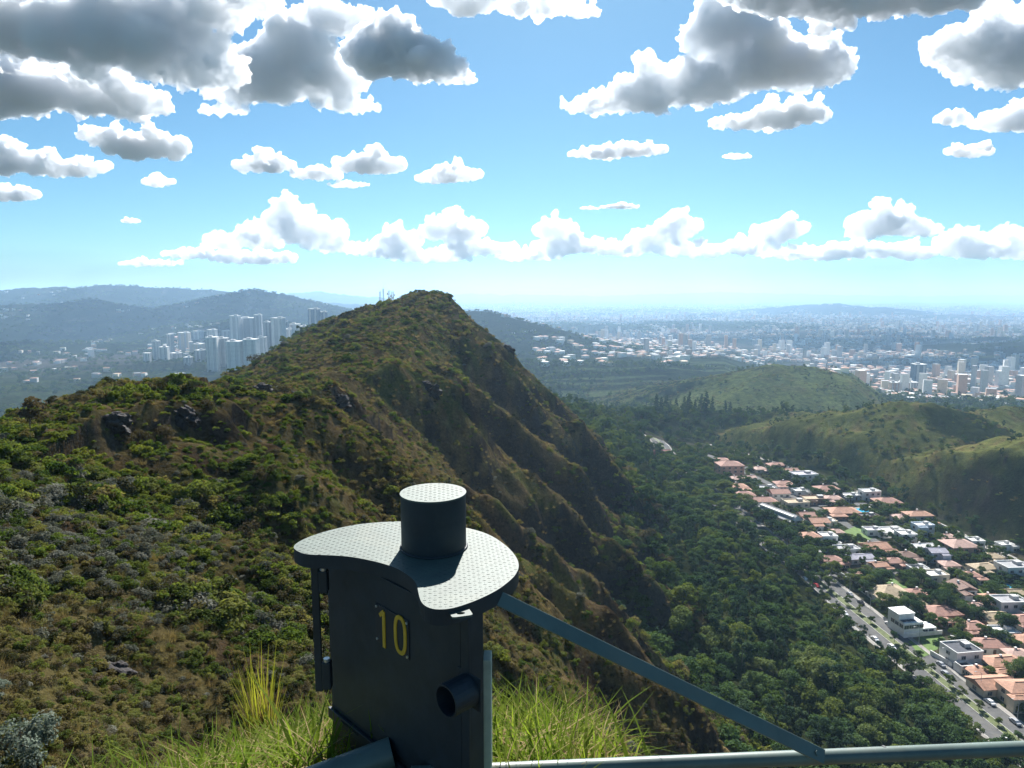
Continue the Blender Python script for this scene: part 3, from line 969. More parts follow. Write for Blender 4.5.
for lb, bl, Y in (
        ('turreted far cloud standing highest over the left of the ridge', [(285, 215, 16, 24), (315, 228, 40, 22), (262, 235, 32, 16), (225, 240, 22, 14), (335, 245, 40, 10)], 24000),
        ('low bank of far cloud on the left end of the horizon row', [(200, 252, 45, 8), (255, 256, 50, 10), (150, 262, 40, 6)], 29000),
        ('far cloud heap just left of the ridge peak', [(400, 236, 24, 18), (385, 250, 40, 10)], 25000),
        ('far cloud heap with a flat base right above the ridge peak', [(455, 226, 36, 18), (480, 246, 45, 12), (430, 255, 50, 10)], 25000),
        ('small bright strip of cloud above the far row', [(620, 206, 22, 4), (590, 208, 12, 2.5)], 20000),
        ('far cloud with a leaning tower left of the tall row', [(556, 226, 20, 18), (565, 243, 36, 14), (530, 254, 40, 9)], 25000),
        ('far cloud mass with two knobs in the middle of the row', [(680, 222, 22, 18), (655, 235, 30, 16), (620, 246, 40, 12), (690, 248, 40, 12)], 25000),
        ('far cloud dome between the two highest of the right row', [(780, 226, 26, 17), (745, 246, 40, 12), (795, 252, 36, 10)], 25500),
        ('large far cloud with a dark flat base on the right', [(885, 218, 38, 21), (915, 226, 28, 13), (865, 232, 20, 10)], 22000),
        ('low far cloud bank under the large one on the right', [(850, 248, 50, 12), (905, 250, 40, 12), (820, 254, 40, 8)], 28000),
        ('far cloud heap near the right end of the horizon row', [(965, 240, 28, 20), (985, 250, 40, 12)], 26000),
        ('far cloud cut by the right edge at the end of the horizon row', [(1018, 238, 28, 17), (1050, 240, 40, 24)], 26000)):
    cloud(lb, bl, Y, 6.0 if 'veil' not in lb else 0.45, 0.8, int(bl[0][0]), 1.1 if 'veil' not in lb else 1.6, 1.0, G_)
# ------------------------------------------------------------------ plants: prototypes made of leaf-sized faces
def leaves(c, nrm, size, g, asp=0.5, bend=0.25):
    """bent quads (2 tris each side) : centres c, directions nrm -> verts, faces"""
    n = len(c)
    d = g.normal(size=(n, 3)); d /= np.linalg.norm(d, axis=1)[:, None]
    t = np.cross(nrm, d); t /= (np.linalg.norm(t, axis=1)[:, None] + 1e-9)
    b = np.cross(nrm, t)
    s = (size * g.uniform(0.6, 1.35, n))[:, None]
    v = np.stack([c - t * s * 0.5, c + b * s * asp * 0.5 + nrm * s * bend * .3, c + t * s * 0.5, c - b * s * asp * 0.5 + nrm * s * bend * .3], 1)
    f = np.arange(n * 4).reshape(n, 4)
    return v.reshape(-1, 3), f


def blob_pts(n, blobs, g, shell=0.75):
    """points near the surface of ellipsoid blobs, with outward directions; blobs (x,y,z,rx,ry,rz)"""
    B_ = np.array(blobs)
    wgt = (B_[:, 3] * B_[:, 5]); wgt = wgt / wgt.sum()
    k = g.choice(len(B_), n, p=wgt)
    d = g.normal(size=(n, 3)); d /= np.linalg.norm(d, axis=1)[:, None]
    low = d[:, 2] < -0.3
    d[low, 2] *= -0.5
    rad = g.uniform(shell, 1.06, n) ** 0.7
    p = B_[k, :3] + d * B_[k, 3:6] * rad[:, None]
    nr = d + g.normal(size=(n, 3)) * 0.55 + np.array([0, 0, 0.35])
    nr /= np.linalg.norm(nr, axis=1)[:, None]
    return p, nr


def tree_mesh(seed, kind, nleaf, lsize):
    """crown (leaf faces) of a unit tree: height 1; returns verts, faces, blobs"""
    g = np.random.default_rng(seed)
    bl = []
    if kind == 'broad':
        for _ in range(int(g.integers(12, 19))):
            a = g.uniform(0, 2 * PI); rr_ = g.uniform(0, 1) ** .6 * 0.34; h = g.uniform(0.42, 0.90) - rr_ * 0.35
            r_ = g.uniform(0.09, 0.19)
            bl.append((rr_ * math.cos(a), rr_ * math.sin(a), h, r_, r_, r_ * g.uniform(0.6, 0.9)))
    elif kind == 'tall':
        for k in range(13):
            h = 0.32 + 0.62 * k / 12; rr_ = 0.17 * math.sin(PI * min(1, (1.10 - h) / 0.75)) + .03
            a = g.uniform(0, 2 * PI); r_ = g.uniform(0.06, 0.115)
            bl.append((rr_ * .8 * math.cos(a), rr_ * .8 * math.sin(a), h, r_, r_, r_ * 1.1))
    elif kind == 'conifer':
        for k in range(20):
            h = 0.16 + 0.82 * k / 19; r_ = 0.15 * (1.04 - h) + 0.018
            for q in range(3):
                a = g.uniform(0, 2 * PI)
                bl.append((r_ * .75 * math.cos(a), r_ * .75 * math.sin(a), h - .02, r_ * .62, r_ * .62, .035))
    elif kind == 'shrub':
        for _ in range(int(g.integers(7, 12))):
            a = g.uniform(0, 2 * PI); rr_ = g.uniform(0, 1) ** .6 * 0.42; r_ = g.uniform(0.14, 0.28)
            bl.append((rr_ * math.cos(a), rr_ * math.sin(a), g.uniform(0.15, 0.62) * (1 - rr_), r_, r_, r_ * g.uniform(.65, 1.0)))
    p, nr = blob_pts(nleaf, bl, g, 0.55)
    v, f = leaves(p, nr, lsize, g, 0.6)
    return v, f, bl


def stems(bl, g, r0, kind):
    mb = MB()
    top = max(b[2] for b in bl)
    if kind in ('tall', 'conifer'):
        mb.tube([(0, 0, -0.06), (0.004, 0, 0.3), (-.004, .003, 0.6), (0, 0, top)], [r0, r0 * .8, r0 * .55, r0 * .12], 7)
    else:
        mb.tube([(0, 0, -0.08), (0.01, 0.006, 0.16), (0.0, .012, 0.36), (0.01, 0, .6)], [r0, r0 * .85, r0 * .7, r0 * .35], 7)
        for b in bl[:9]:
            s = (0.004, .008, 0.18 + 0.2 * g.random())
            m_ = ((b[0]) * .45, b[1] * .45, (s[2] + b[2]) * .52)
            mb.tube([s, m_, (b[0], b[1], b[2])], [r0 * .5, r0 * .35, r0 * .12], 5)
    return mb


M_BARK = surf('bark', (0.075, 0.062, 0.048), 0.9, 0.35, 3.0, bump=0.4)
M_BARKP = surf('pale_bark', (0.20, 0.18, 0.15), 0.9, 0.3, 3.0, bump=0.3)
M_TREE = foliage('tree_leaves', [(0.032, 0.060, 0.027), (0.054, 0.094, 0.040), (0.085, 0.130, 0.052), (0.130, 0.160, 0.062)], 0.32, 0.02, 0.75)
M_TREE2 = foliage('blue_green_leaves', [(0.030, 0.056, 0.038), (0.050, 0.084, 0.052), (0.075, 0.112, 0.064)], 0.32, 0.02, 0.7)
M_TREE3 = foliage('light_tree_leaves', [(0.050, 0.085, 0.025), (0.085, 0.125, 0.034), (0.130, 0.155, 0.045)], 0.34, 0.02, 0.8)
M_SHR = foliage('shrub_leaves', [(0.055, 0.080, 0.026), (0.105, 0.132, 0.040), (0.145, 0.155, 0.052), (0.170, 0.145, 0.070), (0.130, 0.105, 0.066)], 0.45, 0.045, 0.8)
M_SHG = foliage('green_shrub_leaves', [(0.050, 0.082, 0.022), (0.100, 0.138, 0.032), (0.165, 0.185, 0.045)], 0.45, 0.05, 0.8)
M_SHD = foliage('dark_shrub_leaves', [(0.036, 0.042, 0.020), (0.068, 0.062, 0.036), (0.105, 0.082, 0.058)], 0.25, 0.05, 0.8)
M_DRY = foliage('dry_grass', [(0.115, 0.092, 0.048), (0.180, 0.145, 0.074), (0.230, 0.190, 0.092), (0.155, 0.155, 0.062)], 0.40, 0.04, 0.8, back=(1.1, 1.0, 0.7))
M_GRAY = foliage('grey_fern', [(0.085, 0.092, 0.066), (0.13, 0.135, 0.105), (0.19, 0.19, 0.155)], 0.30, 0.3, 0.9, back=(1, 1, .9))

PROTO = {}


def proto_coll(name, meshes):
    c = bpy.data.collections.new(name)
    for k, m_ in enumerate(meshes):
        o = bpy.data.objects.new('%s_plant_%02d' % (name, k), m_)
        c.objects.link(o)
    return c


def whole(seed, kind, nleaf, lsize, mleaf, r0, mbark=None):
    """crown and stems in one mesh (for mass planting)"""
    v, f, bl = tree_mesh(seed, kind, nleaf, lsize)
    st = stems(bl, np.random.default_rng(seed), r0, kind)
    sv = np.array(st.v); fl = list(f.ravel()); lt = [4] * len(f); mi = [0] * len(f)
    for q in st.f:
        fl += [i + len(v) for i in q]; lt.append(len(q)); mi.append(1)
    return mesh_np(kind, np.concatenate([v, sv]), fl, lt, [mleaf, mbark or M_BARK], mi)


def tuft(seed, n, h, w_, mat_, spread=0.35, lean=0.5, seg=3, fan=1.0):
    g = np.random.default_rng(seed)
    V, Fq = [], []
    for i in range(n):
        a = g.uniform(0, 2 * PI); r_ = spread * math.sqrt(g.random()); x, y = r_ * math.cos(a), r_ * math.sin(a)
        b = g.uniform(0, 2 * PI) if g.random() < .4 else a + g.normal() * .5
        L = h * g.uniform(0.45, 1.1); ln = lean * g.uniform(0.2, 1.2); ww = w_ * g.uniform(.6, 1.3)
        px_, py_ = -math.sin(b) * ww, math.cos(b) * ww
        base = len(V)
        for k in range(seg + 1):
            t = k / seg
            ox = ln * L * t ** 1.8 * math.cos(b) * fan; oy = ln * L * t ** 1.8 * math.sin(b) * fan
            z = L * (t - 0.35 * ln * t * t)
            q = (1 - t * 0.93)
            V.append((x + ox - px_ * q, y + oy - py_ * q, z)); V.append((x + ox + px_ * q, y + oy + py_ * q, z))
        for k in range(seg):
            Fq.append((base + 2 * k, base + 2 * k + 1, base + 2 * k + 3, base + 2 * k + 2))
    return mesh_np('tuft', np.array(V), np.array(Fq), 4, [mat_])


P_SHR = ([whole(100 + k, 'shrub', 900, 0.095, M_SHR, 0.02) for k in range(3)] + [whole(110 + k, 'shrub', 800, 0.115, M_SHG, 0.02) for k in range(2)]
         + [whole(120 + k, 'shrub', 800, 0.08, M_SHD, 0.02) for k in range(2)] + [whole(130 + k, 'shrub', 700, 0.10, M_GRAY, 0.02) for k in range(2)]
         + [tuft(140 + k, 150, 0.75, 0.011, M_DRY, 0.45, 0.9) for k in range(3)])
C_SHR = proto_coll('shrubs', P_SHR)       # 0-2 olive, 3-4 green, 5-6 dark, 7-8 grey, 9-11 dry grass
P_TREE = ([whole(200 + k, 'broad', 1500, 0.070, M_TREE if k < 3 else M_TREE3, 0.018) for k in range(5)] + [whole(210 + k, 'tall', 1000, 0.055, M_TREE2, 0.014, M_BARKP) for k in range(3)]
          + [whole(220, 'conifer', 1100, 0.05, M_TREE2, 0.014)])
C_TREE = proto_coll('trees', P_TREE)      # 0-4 broad, 5-7 tall, 8 conifer


def scatter_group():
    ng = bpy.data.node_groups.new('planting', 'GeometryNodeTree')
    ng.interface.new_socket('Geometry', in_out='INPUT', socket_type='NodeSocketGeometry')
    ng.interface.new_socket('Plants', in_out='INPUT', socket_type='NodeSocketCollection')
    ng.interface.new_socket('Geometry', in_out='OUTPUT', socket_type='NodeSocketGeometry')
    gi, go = ng.nodes.new('NodeGroupInput'), ng.nodes.new('NodeGroupOutput')
    ci = ng.nodes.new('GeometryNodeCollectionInfo')
    ci.inputs['Separate Children'].default_value = True; ci.inputs['Reset Children'].default_value = True
    ng.links.new(gi.outputs['Plants'], ci.inputs['Collection'])
    io = ng.nodes.new('GeometryNodeInstanceOnPoints')
    ng.links.new(gi.outputs['Geometry'], io.inputs['Points']); ng.links.new(ci.outputs[0], io.inputs['Instance'])
    io.inputs['Pick Instance'].default_value = True

    def attr(name, t):
        a = ng.nodes.new('GeometryNodeInputNamedAttribute'); a.data_type = t; a.inputs['Name'].default_value = name
        return a.outputs[0]
    ng.links.new(attr('pick', 'INT'), io.inputs['Instance Index'])
    ng.links.new(attr('turn', 'FLOAT_VECTOR'), io.inputs['Rotation'])
    ng.links.new(attr('size', 'FLOAT_VECTOR'), io.inputs['Scale'])
    ng.links.new(io.outputs[0], go.inputs[0])
    return ng


NG = scatter_group()


def plant(name, label, coll, x, y, pick, size, hz=None, sink=0.05, cat='plants', tilt=0.12, rnd=rng):
    n = len(x)
    z = height(x, y) + EYE
    hz = size if hz is None else hz
    co_ = np.stack([x, y, z - sink * size], -1).astype(np.float32)
    me = bpy.data.meshes.new(name)
    me.vertices.add(n); me.vertices.foreach_set('co', co_.ravel())
    a = me.attributes.new('pick', 'INT', 'POINT'); a.data.foreach_set('value', pick.astype(np.int32))
    a = me.attributes.new('turn', 'FLOAT_VECTOR', 'POINT')
    a.data.foreach_set('vector', np.stack([rnd.normal(size=n) * tilt, rnd.normal(size=n) * tilt, rnd.uniform(0, 6.28, n)], -1).astype(np.float32).ravel())
    a = me.attributes.new('size', 'FLOAT_VECTOR', 'POINT')
    wv = rnd.uniform(0.85, 1.15, n)
    a.data.foreach_set('vector', np.stack([size * wv, size * wv, hz], -1).astype(np.float32).ravel())
    o = link(bpy.data.objects.new(name, me))
    m_ = o.modifiers.new('planting', 'NODES'); m_.node_group = NG
    m_[[s for s in NG.interface.items_tree if s.name == 'Plants'][0].identifier] = coll
    return tag(o, label, cat, kind='stuff')
# ------------------------------------------------------------------ planting
def polar(n, r0, r1, a0, a1, power=2.0):
    """random ground points, density per unit area ~ r**(power-2)... even per area when power = 2"""
    u = rng.random(n)
    if power == 0: r = r0 * (r1 / r0) ** u
    else: r = (r0 ** power + u * (r1 ** power - r0 ** power)) ** (1 / power)
    a = np.radians(rng.uniform(a0, a1, n))
    return r * np.sin(a), r * np.cos(a), r


def near_any(x, y, pts, rad):
    m = np.zeros(len(x), bool)
    for (px_, py_, r_) in pts:
        m |= np.hypot(x - px_, y - py_) < (r_ + rad)
    return m


# --- shrubs and dry grass over the ridge
X, Y_, R_ = polar(125000, 5.0, 620, -52, 46, 0.50)
H, PT = height(X, Y_, True)
e = 1.0
gx = (height(X + e, Y_) - H) / e; gy = (height(X, Y_ + e) - H) / e
st = np.hypot(gx, gy)
onr = (PT['main'] - PT['z0'] > -2.0) & ((PT['ledge'] < H - 0.3) | (R_ > 6))
vis = (gx * X + gy * Y_) / R_ - (H / R_) > -0.25          # not far round the back
c1 = fbm(X / 22, Y_ / 22, 3); c2 = fbm(X / 55 + 7, Y_ / 55, 3); c3 = fbm(X / 9 + 3, Y_ / 9, 2)
s_ = X + 45
flank = sstep(15, 40, s_) * sstep(60, 110, Y_)
toe = sstep(-70, -105, H) * (s_ > 20)
dens = np.clip(0.62 + 0.5 * c1 + 0.25 * (1 - flank), 0.08, 1)
keep = onr & vis & (rng.random(len(X)) < np.where(R_ < 60, np.clip(dens + .45, 0, 1), dens))
X, Y_, R_, H, c1, c2, c3, flank, toe = [q[keep] for q in (X, Y_, R_, H, c1, c2, c3, flank, toe)]
n = len(X)
u = rng.random(n)
pick = np.where(u < 0.45, rng.integers(0, 3, n), np.where(u < 0.75, rng.integers(5, 7, n), rng.integers(9, 12, n)))
dry = rng.random(n) < np.clip(0.36 * flank + 0.5 * c2 + 0.18 * sstep(60, 140, R_), 0, 0.9)
pick = np.where(dry, rng.integers(9, 12, n), pick)
knoll = np.exp(-(((X + 36) / 16) ** 2 + ((Y_ - 68) / 26) ** 2))
gr = rng.random(n) < np.clip(0.16 + 0.8 * knoll + 0.3 * c2, 0, .9)
pick = np.where(gr & ~dry, rng.integers(3, 5, n), pick)
a_, b_ = X / Y_, H / Y_
gpatch = np.exp(-(((X + 27) / 9) ** 2 + ((Y_ - 36) / 10) ** 2))
pick = np.where(rng.random(n) < 0.55 * gpatch + 0.02, rng.integers(7, 9, n), pick)
pick = np.where(rng.random(n) < toe * 0.8, rng.choice([0, 3, 4, 5, 6], n), pick)
size = (0.46 + 0.0046 * R_ + 0.35 * np.exp(-((R_ - 55) / 45) ** 2) * (c1 > -.1)) * rng.uniform(0.55, 1.5, n) * (0.75 + 1.0 * sstep(0.05, 0.55, c3) * (pick < 9)) * np.where(pick >= 9, 0.85, 1.0) * (1 + 0.9 * toe)
plant('shrubbery', 'low olive shrubs and dry grass covering the long ridge', C_SHR, X, Y_, pick, size, size * rng.uniform(.7, 1.15, n) * np.where(pick >= 9, 1.1, 1.0), 0.08, 'shrubs')
# --- everything that keeps the woods clear: streets, houses, lawns (filled in by the estate below)
def drape(name, px_poly, m_, lift, label, res=10):
    P = [Vector(hit(*p)[:2]) for p in px_poly]
    return drape_xy(name, P, m_, lift, label, res)


def drape_xy(name, P, m_, lift, label, res=10):
    """four ground corners -> a sheet lying on the ground"""
    V, Fq = [], []
    g_ = []
    for j in range(res + 1):
        for i in range(res + 1):
            s, t = i / res, j / res
            q = (P[0] * (1 - s) + P[1] * s) * (1 - t) + (P[3] * (1 - s) + P[2] * s) * t
            g_.append((q.x, q.y))
    g_ = np.array(g_)
    z = height(g_[:, 0], g_[:, 1]) + EYE + lift
    V = np.column_stack([g_, z])
    for j in range(res):
        for i in range(res):
            a = j * (res + 1) + i
            Fq.append((a, a + 1, a + res + 2, a + res + 1))
    o = link(bpy.data.objects.new(name, mesh_np(name, V, Fq, 4, [m_])))
    return tag(o, label, kind='structure')


def strip(name, fx, w0, w1, ya, yb, m_, lift, label, step=4.0):
    ys = np.arange(ya, yb + step, step)
    V = []
    for w_ in (w0, (w0 + w1) / 2, w1):
        V.append(np.column_stack([fx(ys) + w_, ys]))
    n_ = len(ys)
    P = np.concatenate(V)
    z = height(P[:, 0], P[:, 1]) + EYE + lift
    V = np.column_stack([P, z]); Fq = []
    for k in range(2):
        for i in range(n_ - 1):
            Fq.append((k * n_ + i, (k + 1) * n_ + i, (k + 1) * n_ + i + 1, k * n_ + i + 1))
    o = link(bpy.data.objects.new(name, mesh_np(name, V, Fq, 4, [m_])))
    return tag(o, label, kind='structure')


M_ASPH = surf('worn_asphalt', (0.105, 0.104, 0.103), 0.95, 0.25, 0.35, spec=0.1, dirt=(0.14, 0.135, 0.12))
M_CONC = surf('pale_concrete', (0.27, 0.255, 0.235), 0.95, 0.25, 0.3, spec=0.1, dirt=(0.2, 0.185, 0.16))
M_LAWN = surf('lawn', (0.075, 0.135, 0.020), 0.9, 0.35, 0.5)
M_VERGE = surf('verge_grass', (0.085, 0.105, 0.032), 0.9, 0.4, 0.5)
M_KERB = surf('kerb_stone', (0.42, 0.41, 0.38), 0.9, 0.2, 1.0)
M_LINE = surf('road_paint', (0.7, 0.7, 0.66), 0.8, 0.15, 1.0)
M_POOL = surf('pool_water', (0.05, 0.34, 0.50), 0.08, 0.1, 0.5)
strip('avenue', road_x, -8.2, -1.8, 195, 650, M_ASPH, 0.05, 'near lane of the straight avenue along the wood')
strip('avenue', road_x, 1.8, 8.2, 195, 650, M_ASPH, 0.05, 'far lane of the straight avenue beside the estate')
strip('median', road_x, -1.65, 1.65, 195, 650, M_VERGE, 0.14, 'grass strip between the two lanes of the avenue')
strip('pavement', road_x, 8.4, 10.2, 195, 650, M_CONC, 0.16, 'pale pavement along the estate side of the avenue')
strip('pavement', road_x, -9.8, -8.4, 195, 650, M_CONC, 0.16, 'pale pavement along the wood side of the avenue')
for w_ in (-8.3, -1.72, 1.72, 8.3):
    strip('kerb', road_x, w_ - 0.10, w_ + 0.10, 195, 650, M_KERB, 0.17, 'stone kerb of the avenue')
strip('street', upper_x, -7.0, -1.0, 330, 690, M_CONC, 0.06, 'pale street along the foot of the hills')
midx = lambda y: road_x(y) * 0.5 + upper_x(y) * 0.5
strip('street', midx, -3.0, 3.0, 200, 640, M_ASPH, 0.05, 'narrow street through the middle of the estate')
for yc in (258, 352, 470, 575):
    xa, xb = float(road_x(yc)) + 9.6, float(upper_x(yc)) - 4.2
    drape_xy('street', [Vector((xa, yc - 3)), Vector((xb, yc + 5)), Vector((xb, yc + 11)), Vector((xa, yc + 3))], M_ASPH, 0.075, 'cross street of the estate', 14)
drape('car_park', [(672, 463), (685, 458), (702, 467), (692, 479)], M_ASPH, 0.08, 'pale car park at the top end of the avenue', 8)
drape('path', [(640, 414.2), (692, 411.4), (692, 413.6), (642, 416)], surf('dirt_track', (0.30, 0.22, 0.14), 0.95, 0.2, 0.2), 0.3, 'dirt track over the wooded saddle', 12)
for q, lb in (([(843, 532), (862, 524), (874, 538), (858, 545)], 'bright green lawn between the houses'),
              ([(886, 583), (892, 578), (910, 590), (904, 595)], 'lawn behind the tan roofed house'),
              ([(917, 637), (940, 634), (950, 645), (928, 654)], 'bright lawn in front of the white villa'),
              ([(908, 642), (916, 640), (930, 655), (922, 658)], 'grass bank beside the avenue below the villa'),
              ([(966, 592), (976, 586), (986, 596), (974, 602)], 'lawn beside the white gabled house')):
    drape('lawn', q, M_LAWN, 0.12, lb, 6)
for q, lb in (([(856, 509), (868, 507.5), (870, 512), (858, 513)], 'blue swimming pool behind the orange roofed house'),
              ([(1006, 584), (1014, 587), (1017, 590.5), (1008, 588)], 'blue swimming pool near the right edge')):
    drape('swimming_pool', q, M_POOL, 0.2, lb, 3)
    drape('pool_deck', [(q[0][0] - 2, q[0][1] - 1), (q[1][0] + 2, q[1][1] - 1), (q[2][0] + 2, q[2][1] + 1), (q[3][0] - 2, q[3][1] + 1)], M_CONC, 0.14, 'pale deck round the pool', 3)

# ------------------------------------------------------------------ houses of the estate
ROOF = {k: surf(k + '_roof', c, 0.85, 0.28, 0.9, bump=0.3, dirt=tuple(q * .55 for q in c)) for k, c in
        dict(orange=(0.38, 0.205, 0.135), terracotta=(0.31, 0.165, 0.125), tan=(0.36, 0.28, 0.18), pink=(0.40, 0.26, 0.215), darkred=(0.17, 0.055, 0.045), brown=(0.17, 0.10, 0.075),
             white=(0.68, 0.68, 0.66), grey=(0.28, 0.28, 0.29), lilac=(0.34, 0.33, 0.38), dark=(0.05, 0.055, 0.07)).items()}
WALL = {k: surf(k + '_wall', c, 0.85, 0.12, 0.6, dirt=tuple(q * .75 for q in c)) for k, c in
        dict(white=(0.76, 0.75, 0.72), cream=(0.62, 0.54, 0.42), pink=(0.56, 0.36, 0.27), blue=(0.50, 0.58, 0.66), grey=(0.42, 0.42, 0.42), brown=(0.26, 0.17, 0.12)).items()}
M_GLASS = surf('window_glass', (0.03, 0.04, 0.05), 0.12, 0.2, 2.0)
M_FRAME = surf('window_frame', (0.5, 0.48, 0.45), 0.6, 0.1, 4.0)
M_DOOR = surf('wooden_door', (0.16, 0.09, 0.05), 0.6, 0.2, 3.0)
_wcache = {}


def window_mesh(w_, h_):
    k = (w_, h_)
    if k not in _wcache:
        mb = MB()
        mb.box(-w_ / 2, w_ / 2, -0.05, 0.02, 0, h_, 0)
        mb.box(-w_ / 2 - .08, -w_ / 2, -.10, .02, -.08, h_ + .08, 1); mb.box(w_ / 2, w_ / 2 + .08, -.10, .02, -.08, h_ + .08, 1)
        mb.box(-w_ / 2, w_ / 2, -.12, .02, -.09, -.001, 1); mb.box(-w_ / 2, w_ / 2, -.10, .02, h_ + .001, h_ + .08, 1); mb.box(-.03, .03, -.08, -.051, 0, h_, 1)
        o = mb.build('window', [M_GLASS, M_FRAME]); _wcache[k] = o.data
        bpy.data.objects.remove(o)
    return _wcache[k]


def roof_mb(x0, x1, y0, y1, z, kind, hgt, ov=0.6):
    mb = MB()
    X0, X1, Y0, Y1 = x0 - ov, x1 + ov, y0 - ov, y1 + ov
    if kind == 'flat':
        t = 0.3
        mb.box(x0 + .02, x1 - .02, y0 + .02, y1 - .02, z + .002, z + .12, 0)
        for b in ((x0 - .1, x1 + .1, y0 - .1, y0 + .2), (x0 - .1, x1 + .1, y1 - .2, y1 + .1), (x0 - .1, x0 + .2, y0 + .201, y1 - .201), (x1 - .2, x1 + .1, y0 + .201, y1 - .201)):
            mb.box(*b, z + .003, z + .75, 1)
        return mb
    lx, ly = X1 - X0, Y1 - Y0
    along_x = lx >= ly
    half = (ly if along_x else lx) / 2
    ins = half if kind == 'hip' else 0.0
    ins = min(ins, (lx if along_x else ly) / 2 - 0.2)
    if along_x: r0, r1 = (X0 + ins, (Y0 + Y1) / 2), (X1 - ins, (Y0 + Y1) / 2)
    else: r0, r1 = ((X0 + X1) / 2, Y0 + ins), ((X0 + X1) / 2, Y1 - ins)
    e = 0.18
    v = [(X0, Y0, z), (X1, Y0, z), (X1, Y1, z), (X0, Y1, z), (X0, Y0, z + e), (X1, Y0, z + e), (X1, Y1, z + e), (X0, Y1, z + e), (*r0, z + e + hgt), (*r1, z + e + hgt)]
    f = [(3, 2, 1, 0), (0, 1, 5, 4), (1, 2, 6, 5), (2, 3, 7, 6), (3, 0, 4, 7)]
    if along_x: f += [(4, 5, 9, 8), (6, 7, 8, 9), (5, 6, 9), (7, 4, 8)]
    else: f += [(5, 6, 9, 8), (7, 4, 8, 9), (4, 5, 8), (6, 7, 9)]
    mb.add(v, f, 0)
    a, b = Vector((*r0, z + e + hgt)), Vector((*r1, z + e + hgt))
    mb.tube([a, b], 0.16, 6, 0)
    return mb


HOUSE_SPOTS = []


def house(px, py, wpx, roof, rcol, wcol, floors, label, dep=0.75, rz=None, wing=None, seed=0):
    g = random.Random(int(px * 13 + py * 7 + seed))
    x, y, z = hit(px, py)
    W = wpx * math.hypot(y, z - EYE) / F * 0.98
    D = W * dep
    rz = R(4.5 + g.uniform(-5, 5)) if rz is None else R(rz)
    HOUSE_SPOTS.append((x, y, 0.62 * max(W, D)))
    h = 3.1 * floors
    root = empty('house', (x, y, z - 0.3), rz, label=label, cat='house', group='houses of the valley estate')
    mb = MB(); mb.box(-W / 2, W / 2, -D / 2, D / 2, -1.5, h + .3)
    mb.build('wall', WALL[wcol], root)
    zz = h + .302
    rf = roof_mb(-W / 2, W / 2, -D / 2, D / 2, zz, roof, 0.2 * min(W, D) if roof != 'flat' else 0).build('roof', [ROOF[rcol], WALL[wcol]], root)
    if roof != 'flat' and g.random() < .6:
        cx_, cy_ = g.uniform(-.25, .25) * W, g.uniform(0.05, .2) * D
        mb = MB(); mb.box(cx_ - .45, cx_ + .45, cy_ - .35, cy_ + .35, zz, zz + .2 * min(W, D) + .9); mb.build('chimney', WALL['white'], rf)
    if roof == 'flat':
        mb = MB(); mb.box(W * .1, W * .32, -D * .05, D * .25, zz + .13, zz + 1.7); mb.build('water_tank', WALL['grey'], rf)
    wg = wing if wing is not None else g.choice([-1, 0, 1, 1, -1])
    fx0 = -W / 2
    if wg:
        ww, wd = W * g.uniform(.38, .5), D * g.uniform(.35, .55)
        cx_ = wg * (W / 2 - ww / 2 + g.uniform(0, .15) * W)
        wh = 3.1 * max(1, floors - g.choice([0, 1]))
        if wh + .3 >= h: wh = h - 0.35
        mb = MB(); mb.box(cx_ - ww / 2, cx_ + ww / 2, -D / 2 - wd, -D / 2 - .004, -1.5, wh + .2); mb.build('wing_wall', WALL[wcol], root)
        roof_mb(cx_ - ww / 2, cx_ + ww / 2, -D / 2 - wd, -D / 2 - .62, wh + .203, roof, .17 * min(ww, wd)).build('wing_roof', [ROOF[rcol], WALL[wcol]], root)
        for k in range(2):
            o = bpy.data.objects.new('window', window_mesh(1.6, 1.3)); link(o, root)
            o.location = (cx_ + (k - .5) * ww * .45, -D / 2 - wd - .025, 1.0)
    n_ = max(2, int(W / 4.2))
    for fl in range(floors):
        for k in range(n_):
            xx = -W / 2 + (k + .5) * W / n_
            if wg and abs(xx - cx_) < ww / 2 + .9 and fl * 3.1 < wh: continue
            if fl == 0 and k == n_ // 2:
                mb = MB(); mb.box(xx - .6, xx + .6, -D / 2 - .07, -D / 2 - .002, 0.2, 2.6); mb.build('door', M_DOOR, root); continue
            o = bpy.data.objects.new('window', window_mesh(1.8, 1.4)); link(o, root)
            o.location = (xx, -D / 2 - .025, 1.1 + 3.1 * fl)
        for k in range(max(1, int(D / 5))):
            o = bpy.data.objects.new('window', window_mesh(1.8, 1.4)); link(o, root)
            o.location = (-W / 2 - .025, -D / 2 + (k + .5) * D / max(1, int(D / 5)), 1.1 + 3.1 * fl); o.rotation_euler = (0, 0, -PI / 2)
    return root, W, D


